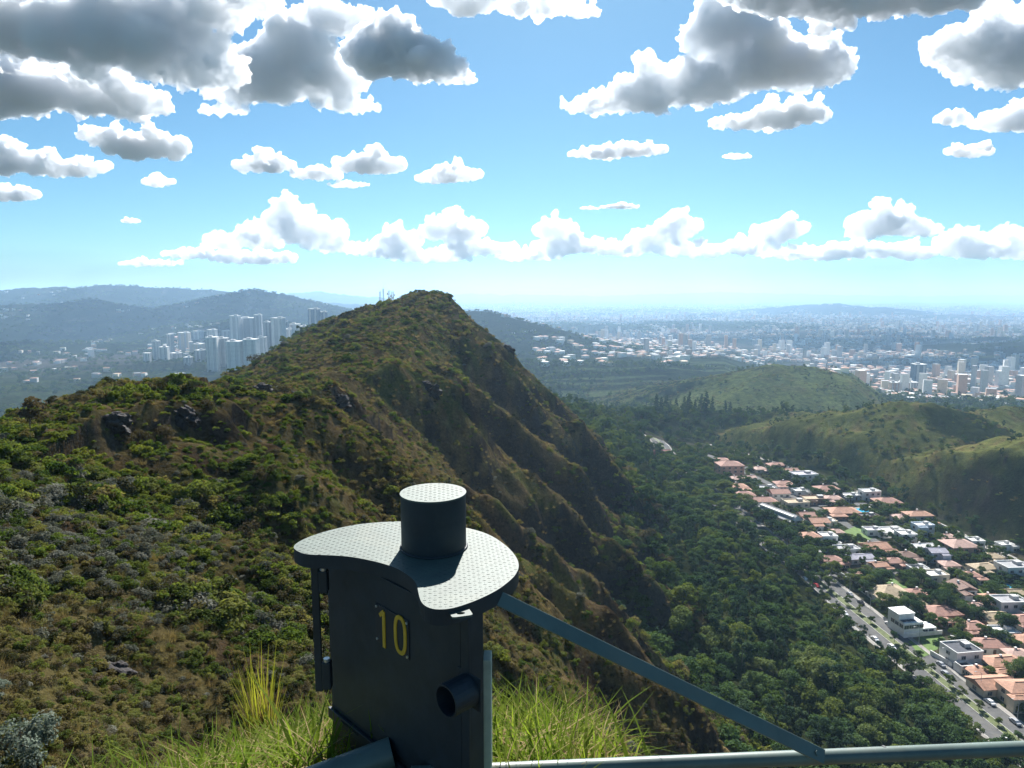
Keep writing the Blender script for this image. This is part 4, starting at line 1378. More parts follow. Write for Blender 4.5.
HL = [
    (661, 455, 17, 'gable', 'darkred', 'brown', 1, 'long low house with a dark red roof beside the car park', .6),
    (729, 475, 24, 'hip', 'terracotta', 'pink', 3, 'three storey pink house with a terracotta roof at the top of the estate', .7),
    (736, 482, 14, 'hip', 'pink', 'white', 1, 'small pinkish house directly below the three storey pink one', .8),
    (738, 490, 17, 'hip', 'orange', 'cream', 1, 'cream house with a square orange roof above the wide terracotta house', .8),
    (743, 498, 20, 'hip', 'terracotta', 'cream', 1, 'cream terracotta roofed house touching the left end of the wide one', .7),
    (759, 504, 32, 'hip', 'terracotta', 'white', 1, 'wide white house with a long terracotta roof left of the grey hall', .45),
    (778, 500, 18, 'gable', 'terracotta', 'white', 2, 'white gabled house between the wide terracotta house and the tan block', .8),
    (795, 510, 23, 'flat', 'tan', 'cream', 2, 'cream block with a flat tan roof right of the grey hall', .6),
    (776, 468, 17, 'hip', 'terracotta', 'brown', 1, 'brown walled terracotta roofed house at the upper edge of the estate', .6),
    (789, 474, 16, 'gable', 'terracotta', 'pink', 1, 'small pink house left of the white house with dark window bands', .7),
    (803, 481, 24, 'flat', 'lilac', 'white', 2, 'white house with dark window bands beside the upper street', .6),
    (759, 472, 11, 'hip', 'pink', 'cream', 1, 'tiny pinkish house alone among trees right of the three storey pink one', .9),
    (766, 491, 18, 'flat', 'grey', 'grey', 1, 'flat grey roofed house half hidden in trees above the wide terracotta house', .5),
    (826, 492, 22, 'hip', 'terracotta', 'cream', 1, 'cream house with a terracotta roof near the bend of the upper street', .6),
    (815, 502, 26, 'flat', 'tan', 'brown', 1, 'low brown house with a flat tan roof in the upper middle of the estate', .5),
    (842, 515, 30, 'hip', 'orange', 'brown', 1, 'broad orange hip roofed house beside the blue pool', .6),
    (886, 505, 24, 'hip', 'terracotta', 'brown', 1, 'brown house with a rust roof below the upper street', .7),
    (869, 499, 18, 'flat', 'white', 'white', 2, 'white cube house at the upper street left of the rust roofed one', .6),
    (917, 523, 24, 'hip', 'orange', 'cream', 2, 'cream two storey house with an orange roof by the upper street', .6),
    (817, 530, 18, 'gable', 'orange', 'white', 2, 'white orange roofed house left of the bright green lawn', .8),
    (808, 545, 18, 'hip', 'orange', 'white', 2, 'white house with a hipped orange roof at the edge of the wood', .8),
    (827, 545, 15, 'flat', 'white', 'white', 2, 'narrow white block between the orange roofed houses left of the lawn', .8),
    (846, 553, 22, 'flat', 'grey', 'white', 1, 'flat grey and white house below the bright green lawn', .6),
    (829, 564, 22, 'hip', 'terracotta', 'pink', 1, 'pink red roofed house next to the avenue trees', .6),
    (859, 562, 24, 'gable', 'lilac', 'grey', 1, 'grey house with a lilac metal roof in the middle of the estate', .5),
    (890, 535, 27, 'flat', 'white', 'white', 1, 'large flat white house right of the bright green lawn', .6),
    (874, 551, 24, 'gable', 'orange', 'white', 1, 'white gabled house with an orange roof below the large flat white one', .7),
    (922, 551, 20, 'gable', 'white', 'cream', 1, 'house with a plain white sheet roof in the middle right of the estate', .6),
    (935, 561, 16, 'gable', 'lilac', 'blue', 2, 'pale blue house right of the white sheet roof', .8),
    (922, 534, 18, 'flat', 'white', 'blue', 2, 'pale bluish block under the cream two storey house', .6),
    (958, 554, 27, 'hip', 'pink', 'pink', 2, 'big pinkish house with stepped orange roofs near the upper street', .8),
    (974, 550, 13, 'flat', 'white', 'white', 2, 'slim white block right of the big pinkish house', .9),
    (990, 561, 18, 'hip', 'tan', 'cream', 1, 'tan roofed cottage by the upper street near the right edge', .7),
    (983, 572, 24, 'hip', 'tan', 'cream', 1, 'cream house with a broad straw coloured roof', .6),
    (1012, 576, 26, 'flat', 'grey', 'white', 2, 'grey and white flat house cut by the right edge near the pool', .7),
    (934, 585, 20, 'flat', 'white', 'cream', 2, 'cream house with a white flat roof alone among dark trees', .7),
    (961, 598, 17, 'gable', 'brown', 'white', 2, 'white gabled house with a dark brown roof beside a lawn', 1.1),
    (888, 598, 36, 'hip', 'tan', 'white', 1, 'large white house with a long tan roof by the avenue', .9),
    (940, 617, 30, 'hip', 'terracotta', 'brown', 1, 'brown house with a broad terracotta roof behind the white villa', .7),
    (990, 604, 28, 'hip', 'orange', 'cream', 1, 'cream house with an orange roof above the straw roofed annex', .6),
    (1008, 612, 28, 'flat', 'grey', 'white', 2, 'white block with grey terraces at the right edge', .6),
    (992, 622, 24, 'gable', 'tan', 'brown', 1, 'brown annex with a straw coloured roof under the orange roofed house', .6),
    (960, 662, 27, 'flat', 'dark', 'white', 2, 'white walled house with a dark flat roof near the avenue', .8),
    (988, 650, 30, 'hip', 'terracotta', 'white', 1, 'white house with a red orange roof right of the dark flat roof', .6),
    (1002, 668, 36, 'hip', 'orange', 'cream', 1, 'cream house with the longest orange roof in the lower right', .5),
    (976, 677, 18, 'hip', 'orange', 'grey', 1, 'small grey house with an orange roof left of the longest orange roof', .8),
    (992, 690, 36, 'gable', 'orange', 'cream', 1, 'orange gabled house lowest but one in the estate', .6),
    (1020, 702, 34, 'hip', 'orange', 'cream', 2, 'cream house cut by the right edge at the bottom of the estate', .6),
    (1026, 645, 22, 'hip', 'orange', 'cream', 1, 'orange roofed house cut by the right edge above the longest roof', .7),
    (850, 499, 16, 'flat', 'white', 'grey', 1, 'grey and white bungalow by the upper street left of the white cube', .6),
    (868, 520, 18, 'flat', 'dark', 'brown', 1, 'low dark roofed house just below the blue pool', .6),
    (862, 580, 14, 'hip', 'terracotta', 'brown', 1, 'little rust roofed house hidden in trees above the tan roofed one', .8),
    (905, 560, 20, 'hip', 'brown', 'cream', 1, 'brown roofed house among trees in the centre of the estate', .7),
]
HL += [
    (722, 463, 12, 'hip', 'terracotta', 'cream', 1, 'small rust roofed house above the three storey pink one', .8),
    (748, 481, 13, 'gable', 'pink', 'white', 1, 'small pink roofed house behind the cream square one', .7),
    (783, 487, 17, 'hip', 'terracotta', 'white', 1, 'rust roofed house under the white one with window bands', .7),
    (800, 494, 15, 'flat', 'white', 'white', 1, 'white bungalow between the tan block and the upper street', .7),
    (832, 502, 17, 'hip', 'pink', 'cream', 1, 'pinkish roofed house above the broad orange one', .7),
    (806, 519, 15, 'gable', 'terracotta', 'cream', 1, 'gabled rust roofed house just right of the grey hall', .8),
    (826, 525, 17, 'flat', 'white', 'cream', 1, 'flat white house below the broad orange one', .7),
    (835, 536, 13, 'hip', 'pink', 'pink', 1, 'little pink house touching the bright green lawn', .8),
    (812, 556, 13, 'flat', 'grey', 'white', 1, 'grey topped cube next to the avenue trees', .8),
    (872, 534, 16, 'flat', 'lilac', 'white', 1, 'lilac topped bungalow at the upper tip of the bright lawn', .7),
    (901, 521, 16, 'hip', 'pink', 'white', 1, 'pink roofed house left of the cream two storey one', .8),
    (905, 543, 16, 'flat', 'white', 'white', 2, 'white two storey cube below the large flat white house', .8),
    (893, 566, 18, 'hip', 'terracotta', 'pink', 1, 'pink walled house in trees left of the brown roofed one', .7),
    (878, 570, 14, 'gable', 'orange', 'white', 1, 'small white orange gabled house under the lilac roof', .8),
    (917, 573, 17, 'flat', 'grey', 'white', 1, 'flat grey bungalow left of the lone white roofed house', .7),
    (948, 569, 16, 'hip', 'pink', 'cream', 1, 'pinkish roofed house below the pale blue one', .8),
    (969, 580, 17, 'hip', 'terracotta', 'white', 1, 'rust roofed house left of the straw coloured roof', .7),
    (915, 598, 18, 'hip', 'terracotta', 'cream', 1, 'rust roofed house hidden in trees above the villa', .7),
    (975, 612, 18, 'hip', 'pink', 'white', 1, 'pink roofed house between the gabled one and the annex', .7),
    (972, 632, 22, 'hip', 'terracotta', 'pink', 1, 'rust roofed house in dark trees left of the annex', .7),
    (1003, 637, 22, 'flat', 'white', 'white', 1, 'white terrace house under the annex', .7),
    (1022, 625, 20, 'hip', 'terracotta', 'white', 1, 'rust roofed house cut by the right edge below the grey terraces', .7),
    (1016, 660, 20, 'hip', 'pink', 'cream', 1, 'pink roofed house between the longest roof and the right edge', .7),
    (1015, 598, 18, 'gable', 'tan', 'white', 1, 'straw gabled house just below the pool at the right edge', .7),
    (1004, 549, 14, 'flat', 'white', 'white', 1, 'white cube at the foot of the near hill', .7),
    (946, 541, 15, 'hip', 'pink', 'white', 1, 'small pink roofed house left of the big pinkish one', .7)]
for k, hh_ in enumerate(HL):
    px, py, wp, rf, rc, wc, fl, lb, dp = hh_
    house(px, py, wp, rf, rc, wc, fl, lb, dp)
# the long grey hall with a white gable end
x, y, z = hit(779, 521)
sc1 = math.hypot(y, z) / F
hall = empty('hall', (x, y, z - .3), R(24), label='long dark grey roofed hall with a pale gable end in the upper estate', cat='hall')
HOUSE_SPOTS.append((x, y, 18)); HOUSE_SPOTS.append((x - 5, y + 14, 14))
W_, L_ = 17 * sc1, 44 * sc1
mb = MB(); mb.box(-W_ / 2, W_ / 2, -L_ / 2, L_ / 2, -2, 5.0); mb.build('wall', WALL['cream'], hall)
roof_mb(-W_ / 2, W_ / 2, -L_ / 2, L_ / 2, 5.003, 'gable', W_ * .3, .5).build('roof', ROOF['grey'], hall)
mb = MB(); mb.add([(-W_ / 2, -L_ / 2 - .01, 5.0), (W_ / 2, -L_ / 2 - .01, 5.0), (0, -L_ / 2 - .01, 5.1 + W_ * .28), (-W_ / 2, -L_ / 2 - .55, 5.0), (W_ / 2, -L_ / 2 - .55, 5.0), (0, -L_ / 2 - .55, 5.1 + W_ * .28)],
              [(2, 1, 0), (3, 4, 5), (0, 1, 4, 3), (1, 2, 5, 4), (2, 0, 3, 5)]); mb.build('gable_wall', WALL['white'], hall)
mb = MB(); mb.box(-W_ * .32, -W_ * .14, -L_ * .48, L_ * .48, 5.3 + W_ * .15, 5.42 + W_ * .24); mb.build('skylight', ROOF['white'], hall)
for k in (-1, 1):
    o = bpy.data.objects.new('window', window_mesh(2.0, 1.6)); link(o, hall); o.location = (k * W_ * .22, -L_ / 2 - .03, 1.6)
# the modern white villa
x, y, z = hit(914, 634)
s1 = math.hypot(y, z) / F
HOUSE_SPOTS.append((x, y, 13)); HOUSE_SPOTS.append((x + 7, y - 2, 9))
vl = empty('villa', (x, y, z - .3), R(10), label='modern white villa of stacked boxes with solar panels beside the avenue', cat='villa', group='houses of the valley estate')
W_ = 40 * s1
mb = MB(); mb.box(-W_ * .38, W_ * .12, -W_ * .12, W_ * .42, -2, 6.9); mb.build('main_block', WALL['white'], vl)
mb = MB(); mb.box(W_ * .1205, W_ * .5, -W_ * .10, W_ * .2, -2, 3.6); mb.build('low_block', WALL['white'], vl)
mb = MB(); mb.box(-W_ * .40, W_ * .02, W_ * .05, W_ * .40, 6.905, 9.4); mb.build('upper_block', WALL['white'], vl)
mb = MB(); mb.box(-W_ * .41, W_ * .03, W_ * .04, W_ * .41, 9.405, 9.75); mb.build('roof_slab', ROOF['white'], vl)
mb = MB(); mb.box(-W_ * .39, W_ * .13, -W_ * .15, -W_ * .121, -2, 2.6); mb.box(W_ * .1301, W_ * .62, -W_ * .15, -W_ * .135, -2, 2.4); mb.build('terrace_wall', WALL['white'], vl)
for k in range(3):
    mb = MB(); mb.box(-W_ * (.37 - .12 * k), -W_ * (.27 - .12 * k), -W_ * .06, W_ * .04, 6.92, 7.1); mb.build('solar_panel', ROOF['dark'], vl)
for k in range(4):
    o = bpy.data.objects.new('window', window_mesh(2.2, 1.6)); link(o, vl); o.location = (-W_ * .32 + k * W_ * .13, -W_ * .12 - .03, 4.3)
    if k < 2:
        o = bpy.data.objects.new('window', window_mesh(2.4, 1.8)); link(o, vl); o.location = (W_ * .2 + k * W_ * .16, -W_ * .10 - .03, 1.2)
for k in range(3):
    o = bpy.data.objects.new('window', window_mesh(2.2, 1.6)); link(o, vl); o.location = (-W_ * .38 - .03, -W_ * .03 + k * W_ * .14, 4.3); o.rotation_euler = (0, 0, -PI / 2)
# garden walls
for (pa, pb, lb) in (((893, 604), (912, 622), 'white garden wall by the avenue below the tan roofed house'), ((930, 655), (952, 668), 'white wall between the lawn and the dark roofed house'),
                     ((832, 572), (868, 590), 'pale garden wall running behind the avenue trees'), ((950, 640), (972, 645), 'white wall right of the bright lawn'),
                     ((838, 486), (872, 503), 'white wall along the upper street'), ((934, 524), (956, 534), 'pale wall beside the upper street on the right'), ((985, 556), (1024, 572), 'long white wall at the foot of the near hill')):
    a, b = Vector(hit(*pa)), Vector(hit(*pb)); d_ = b - a; L_ = d_.xy.length
    mb = MB(); mb.box(0, L_, -.12, .12, -1, 2.2, 0); mb.box(-.05, L_ + .05, -.17, .17, 2.202, 2.3, 0)
    o = mb.build('garden_wall', WALL['white'], None, (a.x, a.y, min(a.z, b.z)), math.atan2(d_.y, d_.x)); tag(o, lb, 'wall', 'garden walls')
# parked cars
def car_mesh(col):
    mb = MB()
    pr = [(-2.1, .35), (-2.1, .8), (-1.9, .95), (-1.45, 1.0), (-.9, 1.45), (.7, 1.45), (1.25, 1.0), (2.0, .85), (2.1, .6), (2.1, .35)]
    n_ = len(pr)
    for s in (-1, 1): pass
    v_ = [(p[0], -.82 if p[1] < 1.1 else -.66, p[1]) for p in pr] + [(p[0], .82 if p[1] < 1.1 else .66, p[1]) for p in pr]
    mb.add(v_, [tuple(range(n_)), tuple(range(2 * n_ - 1, n_ - 1, -1))] + [((i + 1) % n_, i, n_ + i, n_ + (i + 1) % n_) for i in range(n_)], 0)
    g_ = [(-1.3, 1.06), (-.88, 1.39), (.66, 1.39), (1.1, 1.06)]
    for s in (-1, 1):
        mb.add([(p[0], s * (.80 if p[1] < 1.1 else .69), p[1]) for p in g_], [(0, 1, 2, 3) if s > 0 else (3, 2, 1, 0)], 1)
    for wx in (-1.3, 1.3):
        for s in (-1, 1):
            mb.tube([(wx, s * .62, .33), (wx, s * .86, .33)], .33, 12, 1)
    o = mb.build('car', [surf('car_paint', col, 0.25, 0.05, 2.0), M_GLASS]); m_ = o.data; bpy.data.objects.remove(o)
    return m_
CARS = [car_mesh(c) for c in ((0.75, 0.75, 0.75), (0.35, 0.36, 0.38), (0.03, 0.03, 0.035), (0.35, 0.03, 0.03))]
for k, (yy, sd_2, ci, lb) in enumerate(((236, 1, 0, 'white car parked lowest on the avenue'), (262, 1, 1, 'silver car on the avenue kerb below the dark roofed house'), (283, -1, 0, 'white car on the near lane below the villa'),
                                        (296, 1, 0, 'white car parked on the avenue just below the white villa'), (318, 1, 2, 'black car parked at the avenue above the white villa'), (344, -1, 0, 'white car on the near lane beside the tan roofed house'),
                                        (362, 1, 3, 'red car parked by the avenue wall'), (384, 1, 0, 'white car parked under the avenue trees'), (420, -1, 1, 'silver car farthest up the avenue'))):
    x = float(road_x(yy)) + sd_2 * 7.1
    o = link(bpy.data.objects.new('parked_car', CARS[ci])); o.location = (x, yy, ground(x, yy) + .06); o.rotation_euler = (0, 0, R(94.5))
    tag(o, lb, 'car', 'cars along the avenue')
CARLAB = ('white', 'silver', 'black', 'red')
for k in range(14):
    yy = 214 + k * 10.3; s2 = 1 if k % 3 else -1; ci = (0, 1, 0, 2, 1, 3, 0)[k % 7]
    if any(abs(yy - q) < 6 for q in (236, 262, 283, 296, 318, 344)): continue
    x = float(road_x(yy)) + s2 * (7.0 if k % 2 else 4.2)
    o = link(bpy.data.objects.new('car', CARS[ci])); o.location = (x, yy, ground(x, yy) + .06); o.rotation_euler = (0, 0, R(94.5 if s2 > 0 else -85.5))
    tag(o, 'one of the %s cars driving or parked along the open lower half of the avenue' % CARLAB[ci], 'car', '%s cars on the lower avenue' % CARLAB[ci])
M_POLE = surf('lamp_steel', (0.35, 0.36, 0.37), 0.5, 0.1, 3.0)
mb = MB(); mb.tube([(0, 0, -.3), (0, 0, 8.0)], [.11, .07], 8); polem = mb.build('pole', M_POLE); pm = polem.data; bpy.data.objects.remove(polem)
mb = MB(); mb.tube([(0, 0, 7.95), (1.2, 0, 8.4), (2.2, 0, 8.5)], .05, 6); armo = mb.build('arm', M_POLE); am = armo.data; bpy.data.objects.remove(armo)
mb = MB(); mb.box(2.0, 2.8, -.14, .14, 8.38, 8.52); lo_ = mb.build('lamp_head', WALL['grey']); lm_ = lo_.data; bpy.data.objects.remove(lo_)
for k in range(9):
    yy = 208 + 17.5 * k; x = float(road_x(yy)) + 8.75
    rt = empty('street_lamp', (x, yy, ground(x, yy)), PI, label='tall grey street lamp on the pavement of the avenue', cat='street lamp', group='street lamps along the avenue')
    for nm, m_ in (('pole', pm), ('arm', am), ('lamp_head', lm_)): link(bpy.data.objects.new(nm, m_), rt)
for k, (px, py) in enumerate(((684, 466), (690, 470), (697, 472), (688, 475), (695, 478))):
    x, y, z = hit(px, py)
    o = link(bpy.data.objects.new('parked_car', CARS[(0, 1, 0, 2, 0)[k]])); o.location = (x, y, z + .1); o.rotation_euler = (0, 0, R(20 + 8 * k))
    tag(o, 'car standing in the pale car park at the top end of the avenue', 'car', 'cars in the car park')
# ------------------------------------------------------------------ woods
def tree_parts(seed, kind, nleaf, lsize, mleaf, r0, mbark):
    v, f, bl = tree_mesh(seed, kind, nleaf, lsize)
    cm = mesh_np('crown', v, f, 4, [mleaf])
    o = stems(bl, np.random.default_rng(seed), r0, kind).build('trunk', mbark); tm = o.data; bpy.data.objects.remove(o)
    return cm, tm


TV = [tree_parts(300 + k, 'broad', 2200, 0.058, M_TREE if k < 3 else M_TREE3, .018, M_BARK) for k in range(5)] + [tree_parts(310 + k, 'tall', 1500, 0.048, M_TREE2, .014, M_BARKP) for k in range(2)] \
    + [tree_parts(320 + k, 'conifer', 1500, 0.045, M_TREE2, .012, M_BARK) for k in range(2)]


def tree(x, y, h, kind, label, group, wide=1.0, name='broadleaf_tree'):
    root = empty(name, (x, y, ground(x, y) - 0.1), random.uniform(0, 6.28), label=label, cat='tree', group=group)
    root.scale = (h * wide, h * wide, h)
    for nm, m_ in zip(('crown', 'trunk'), TV[kind]):
        link(bpy.data.objects.new(nm, m_), root)
    return root


blk = HOUSE_SPOTS
# candidate places in the valley wood: jittered, by area
n = 52000
X, Y_, R_ = polar(n, 110, 1750, -22, 44, 1.0)
H, PT = height(X, Y_, True)
xr = road_x(Y_)
est = (X > xr - 10.5) & (X < upper_x(Y_) + 5) & (Y_ > 190) & (Y_ < 690)
hillw = PT['hills'] - np.maximum(PT['base'], PT['saddle'])
onridge = PT['main'] - PT['z0']
grs = (PT['grassy'] - np.maximum(PT['base'], PT['saddle']) > 2) & (Y_ > 880)
cl = fbm(X / 60, Y_ / 60, 3); cl2 = fbm(X / 24 + 9, Y_ / 24, 3)
p = np.where(est, 0.0, 1.0)
p = np.where((hillw > 1.0) & ~est, np.clip(0.10 + 0.9 * sstep(0.15, 0.6, cl2 + .3 * cl) + 0.8 * sstep(12, 2, hillw), 0, 1), p)
p = np.where(grs, np.clip(0.03 + 0.8 * sstep(0.4, 0.8, cl2 + .5 * cl), 0, 1), p)
p = np.where((onridge > 1) & (Y_ < 560), np.clip(sstep(-98, -118, H) * 0.9, 0, 1) * (X > 0), p)
p = np.where((Y_ > 1150) & (perlin(X / 400, Y_ / 38) > .2), p * 0.25, p)
spacing = 5.2 + 0.0036 * R_
acc = rng.random(n) < p
# thin out: one tree per cell
key = (np.floor(X / spacing).astype(np.int64) * 100003 + np.floor(Y_ / spacing).astype(np.int64))
_, first = np.unique(key, return_index=True)
fm = np.zeros(n, bool); fm[first] = True
ok = acc & fm
X, Y_, R_, H, hillw, grs, cl = [q[ok] for q in (X, Y_, R_, H, hillw, grs, cl)]
n = len(X)
small = (hillw > 1.0) | grs
hgt = np.where(small, rng.uniform(2.2, 5.5, n) * (1 + R_ / 2500), rng.uniform(5.0, 13.5, n) * (1 + .3 * cl)) * (1 + 0.25 * sstep(900, 1500, R_))
kind = np.where(rng.random(n) < 0.72, rng.integers(0, 5, n), rng.integers(5, 8, n))
wide = np.where(kind < 5, 1.05, 0.95)
order = np.argsort(R_)
vis = np.array([i for i in order if (-42 < math.degrees(math.atan2(X[i], Y_[i])) < 37.5) and not small[i] and X[i] > 30 and Y_[i] > 150][:170])
front = np.zeros(n, bool); front[vis] = True
for i in vis:
    k = int(kind[i]); nm = 'broadleaf_tree' if k < 5 else 'slender_tree'
    k = k if k < 7 else 5
    if k < 5: tree(X[i], Y_[i], hgt[i], k, 'rounded dark green tree in the dense wood between the ridge and the avenue', 'broad trees of the valley wood', 1.1)
    else: tree(X[i], Y_[i], hgt[i] * 1.15, k, 'slender blue green tree in the dense wood between the ridge and the avenue', 'slender trees of the valley wood', 1.0, nm)
b = ~front
plant('forest', 'dense dark green wood filling the valley and the saddle', C_TREE, X[b], Y_[b], kind[b], hgt[b] * wide[b], hgt[b], 0.03, 'forest', 0.04)
# garden trees and street trees of the estate
X, Y_, R_ = polar(9000, 200, 690, 8, 40, 1.2)
xr = road_x(Y_)
inn = (X > xr + 13) & (X < upper_x(Y_) + 2)
med = np.abs(X - xr) < 1.5
cross = np.zeros(len(X), bool)
for yc in (258, 352, 470, 575): cross |= np.abs(Y_ - yc - 8 * (X - xr) / 110) < 5
inn &= (np.abs(X - midx(Y_)) > 4.5) & ~near_any(X, Y_, [(b_[0], b_[1], b_[2] * .82) for b_ in blk], 0.5) & ~cross & (np.abs(X - upper_x(Y_)) > 5)
LAWNS = [hit(*q)[:2] for q in ((857, 534), (898, 587), (933, 643), (975, 594), (918, 648), (862, 510), (1011, 588))]
for (lx_, ly_), lr in zip(LAWNS, (11, 6, 8, 6, 6, 7, 5)): inn &= np.hypot(X - lx_, Y_ - ly_) > lr
key = (np.floor(X / 5.6).astype(np.int64) * 100003 + np.floor(Y_ / 5.6).astype(np.int64))
_, first = np.unique(key, return_index=True)
fm = np.zeros(len(X), bool); fm[first] = True
sel = np.where(inn & fm)[0]
sel = sel[np.argsort(R_[sel])]
for q, i in enumerate(sel):
    if q < 84:
        k = int(rng.integers(0, 5))
        tree(X[i], Y_[i], rng.uniform(5.5, 11.0), k, 'dark garden tree standing between the houses of the valley estate', 'garden trees of the estate', 1.15)
r_ = sel[84:]
if len(r_): plant('garden_trees', 'dark trees and hedges between the farther houses of the estate', C_TREE, X[r_], Y_[r_], rng.integers(0, 5, len(r_)), rng.uniform(5, 9, len(r_)) * 1.1, rng.uniform(4.5, 8.5, len(r_)), .03, 'trees', .04)
X, Y_, R_ = polar(9000, 200, 690, 8, 40, 1.2)
xr = road_x(Y_)
inn = (X > xr + 13) & (X < upper_x(Y_) + 2) & ~near_any(X, Y_, blk, 0.3) & (np.abs(X - midx(Y_)) > 4)
for (lx_, ly_), lr in zip(LAWNS, (10, 6, 8, 6, 6, 7, 5)): inn &= np.hypot(X - lx_, Y_ - ly_) > lr
X, Y_ = X[inn], Y_[inn]
plant('garden_shrubs', 'low green shrubs and hedges in the gardens of the estate', C_SHR, X, Y_, rng.choice([0, 3, 4, 5, 6], len(X)), rng.uniform(1.2, 3.4, len(X)), rng.uniform(1.0, 2.6, len(X)), .05, 'shrubs', .05)
for k, yy in enumerate(np.arange(205, 352, 8.5)):
    if rng.random() < .9 and k < 50:
        for off in (0.0, -10.6):
            if off and rng.random() < .4: continue
            x = float(road_x(yy)) + off
            tree(x, yy + rng.uniform(-2, 2), rng.uniform(3.4, 5.6) * (1.0 + .75 * sstep(290, 350, yy)), int(rng.integers(0, 5)), 'small tree on the grass strip of the avenue' if not off else 'small tree on the wood side pavement of the avenue', 'street trees on the median' if not off else 'street trees on the pavement', .95)
# old avenue trees whose crowns meet over the upper lanes
for yy in np.arange(352, 600, 7.5):
    for off in (-9.4, 0.0, 9.6):
        yj = yy + rng.uniform(-2.5, 2.5)
        if off == 0.0 and rng.random() < .5: continue
        tree(float(road_x(yj)) + off + rng.uniform(-.4, .4), yj, rng.uniform(8.5, 12.5), int(rng.integers(0, 5)), 'big spreading tree arching over the upper half of the avenue', 'old trees over the upper avenue', 1.25)
# conifers on the saddle
for (px, hp) in ((656, 12), (661, 10), (666, 11), (670, 8), (676, 9), (684, 10), (689, 12), (695, 8), (701, 11), (706, 12), (712, 9), (725, 8), (730, 7)):
    a_, b_ = ray(px, 412.5)
    Y0_ = 815; x = a_ * Y0_
    tree(x, Y0_, hp * Y0_ / F * 2.1, 7 + (px % 2), 'dark pointed conifer in the row on the wooded saddle', 'conifers on the saddle', 1.15, 'conifer')
# scrub over the far hills: small clumps
X, Y_, R_ = polar(26000, 420, 1500, 4, 48, 1.2)
H, PT = height(X, Y_, True)
hw = (PT['hills'] - np.maximum(PT['base'], PT['saddle']) > 0.5) | (PT['grassy'] - np.maximum(PT['base'], PT['saddle']) > 1)
cl = fbm(X / 40, Y_ / 40, 3)
hw &= rng.random(len(X)) < np.clip(.35 + cl, .05, 1)
X, Y_, R_ = X[hw], Y_[hw], R_[hw]
plant('hill_scrub', 'low scrub and dry grass on the rounded hills', C_SHR, X, Y_, rng.choice([0, 1, 2, 3, 5, 9, 10], len(X)), rng.uniform(1.2, 3.0, len(X)) * (.7 + R_ / 900), rng.uniform(.8, 1.8, len(X)) * (.7 + R_ / 1200), .05, 'scrub')
# woods on the far slopes (left mountains, town hills): big clumps
X, Y_, R_ = polar(60000, 900, 7500, -50, 46, 0.9)
H, PT = height(X, Y_, True)
fw = (PT['far'] - PT['z0'] > -40) & (R_ > 1000)
nb = fbm(X / 260, Y_ / 260, 4)
leftv = (X < -150) & (R_ < 4200)
fw = (PT['far'] > PT['base'] + 6) | leftv
fw &= rng.random(len(X)) < np.clip(.45 + .9 * nb, 0.03, 1)
X, Y_, R_ = X[fw], Y_[fw], R_[fw]
sz = rng.uniform(7, 13, len(X)) * (.7 + R_ / 6000)
plant('far_woods', 'dark woods on the distant hillsides', C_TREE, X, Y_, rng.integers(0, 5, len(X)), sz * 1.4, sz, .15, 'woods', .05)
# ------------------------------------------------------------------ the city
def tower_mat(name, wall, glass, sx=3.0, sz=3.2, gx=0.5, gz=0.45):
    """rows of window openings set in the wall, by height and length along the facade"""
    m, nt_, out = new_mat(name)
    tc = N(nt_, 'ShaderNodeTexCoord')
    sp = N(nt_, 'ShaderNodeSeparateXYZ'); nt_.links.new(tc.outputs['Object'], sp.inputs[0])
    ad = N(nt_, 'ShaderNodeMath', operation='ADD'); nt_.links.new(sp.outputs['X'], ad.inputs[0]); nt_.links.new(sp.outputs['Y'], ad.inputs[1])

    def cell(src, step, gap):
        d = N(nt_, 'ShaderNodeMath', operation='DIVIDE'); nt_.links.new(src, d.inputs[0]); d.inputs[1].default_value = step
        f = N(nt_, 'ShaderNodeMath', operation='FRACT'); nt_.links.new(d.outputs[0], f.inputs[0])
        g = N(nt_, 'ShaderNodeMath', operation='LESS_THAN'); nt_.links.new(f.outputs[0], g.inputs[0]); g.inputs[1].default_value = gap
        return g.outputs[0]
    a = cell(ad.outputs[0], sx, gx); b = cell(sp.outputs['Z'], sz, gz)
    mu = N(nt_, 'ShaderNodeMath', operation='MULTIPLY'); nt_.links.new(a, mu.inputs[0]); nt_.links.new(b, mu.inputs[1])
    ge = N(nt_, 'ShaderNodeNewGeometry'); sn = N(nt_, 'ShaderNodeSeparateXYZ'); nt_.links.new(ge.outputs['True Normal'], sn.inputs[0])
    up = N(nt_, 'ShaderNodeMath', operation='LESS_THAN'); nt_.links.new(sn.outputs['Z'], up.inputs[0]); up.inputs[1].default_value = 0.5
    m2 = N(nt_, 'ShaderNodeMath', operation='MULTIPLY'); nt_.links.new(mu.outputs[0], m2.inputs[0]); nt_.links.new(up.outputs[0], m2.inputs[1])
    mx = N(nt_, 'ShaderNodeMix', data_type='RGBA'); nt_.links.new(m2.outputs[0], mx.inputs[0]); mx.inputs[6].default_value = (*wall, 1); mx.inputs[7].default_value = (*glass, 1)
    bs = N(nt_, 'ShaderNodeBsdfPrincipled', Roughness=0.6); nt_.links.new(mx.outputs[2], bs.inputs['Base Color'])
    nt_.links.new(bs.outputs[0], out.inputs['Surface'])
    return m


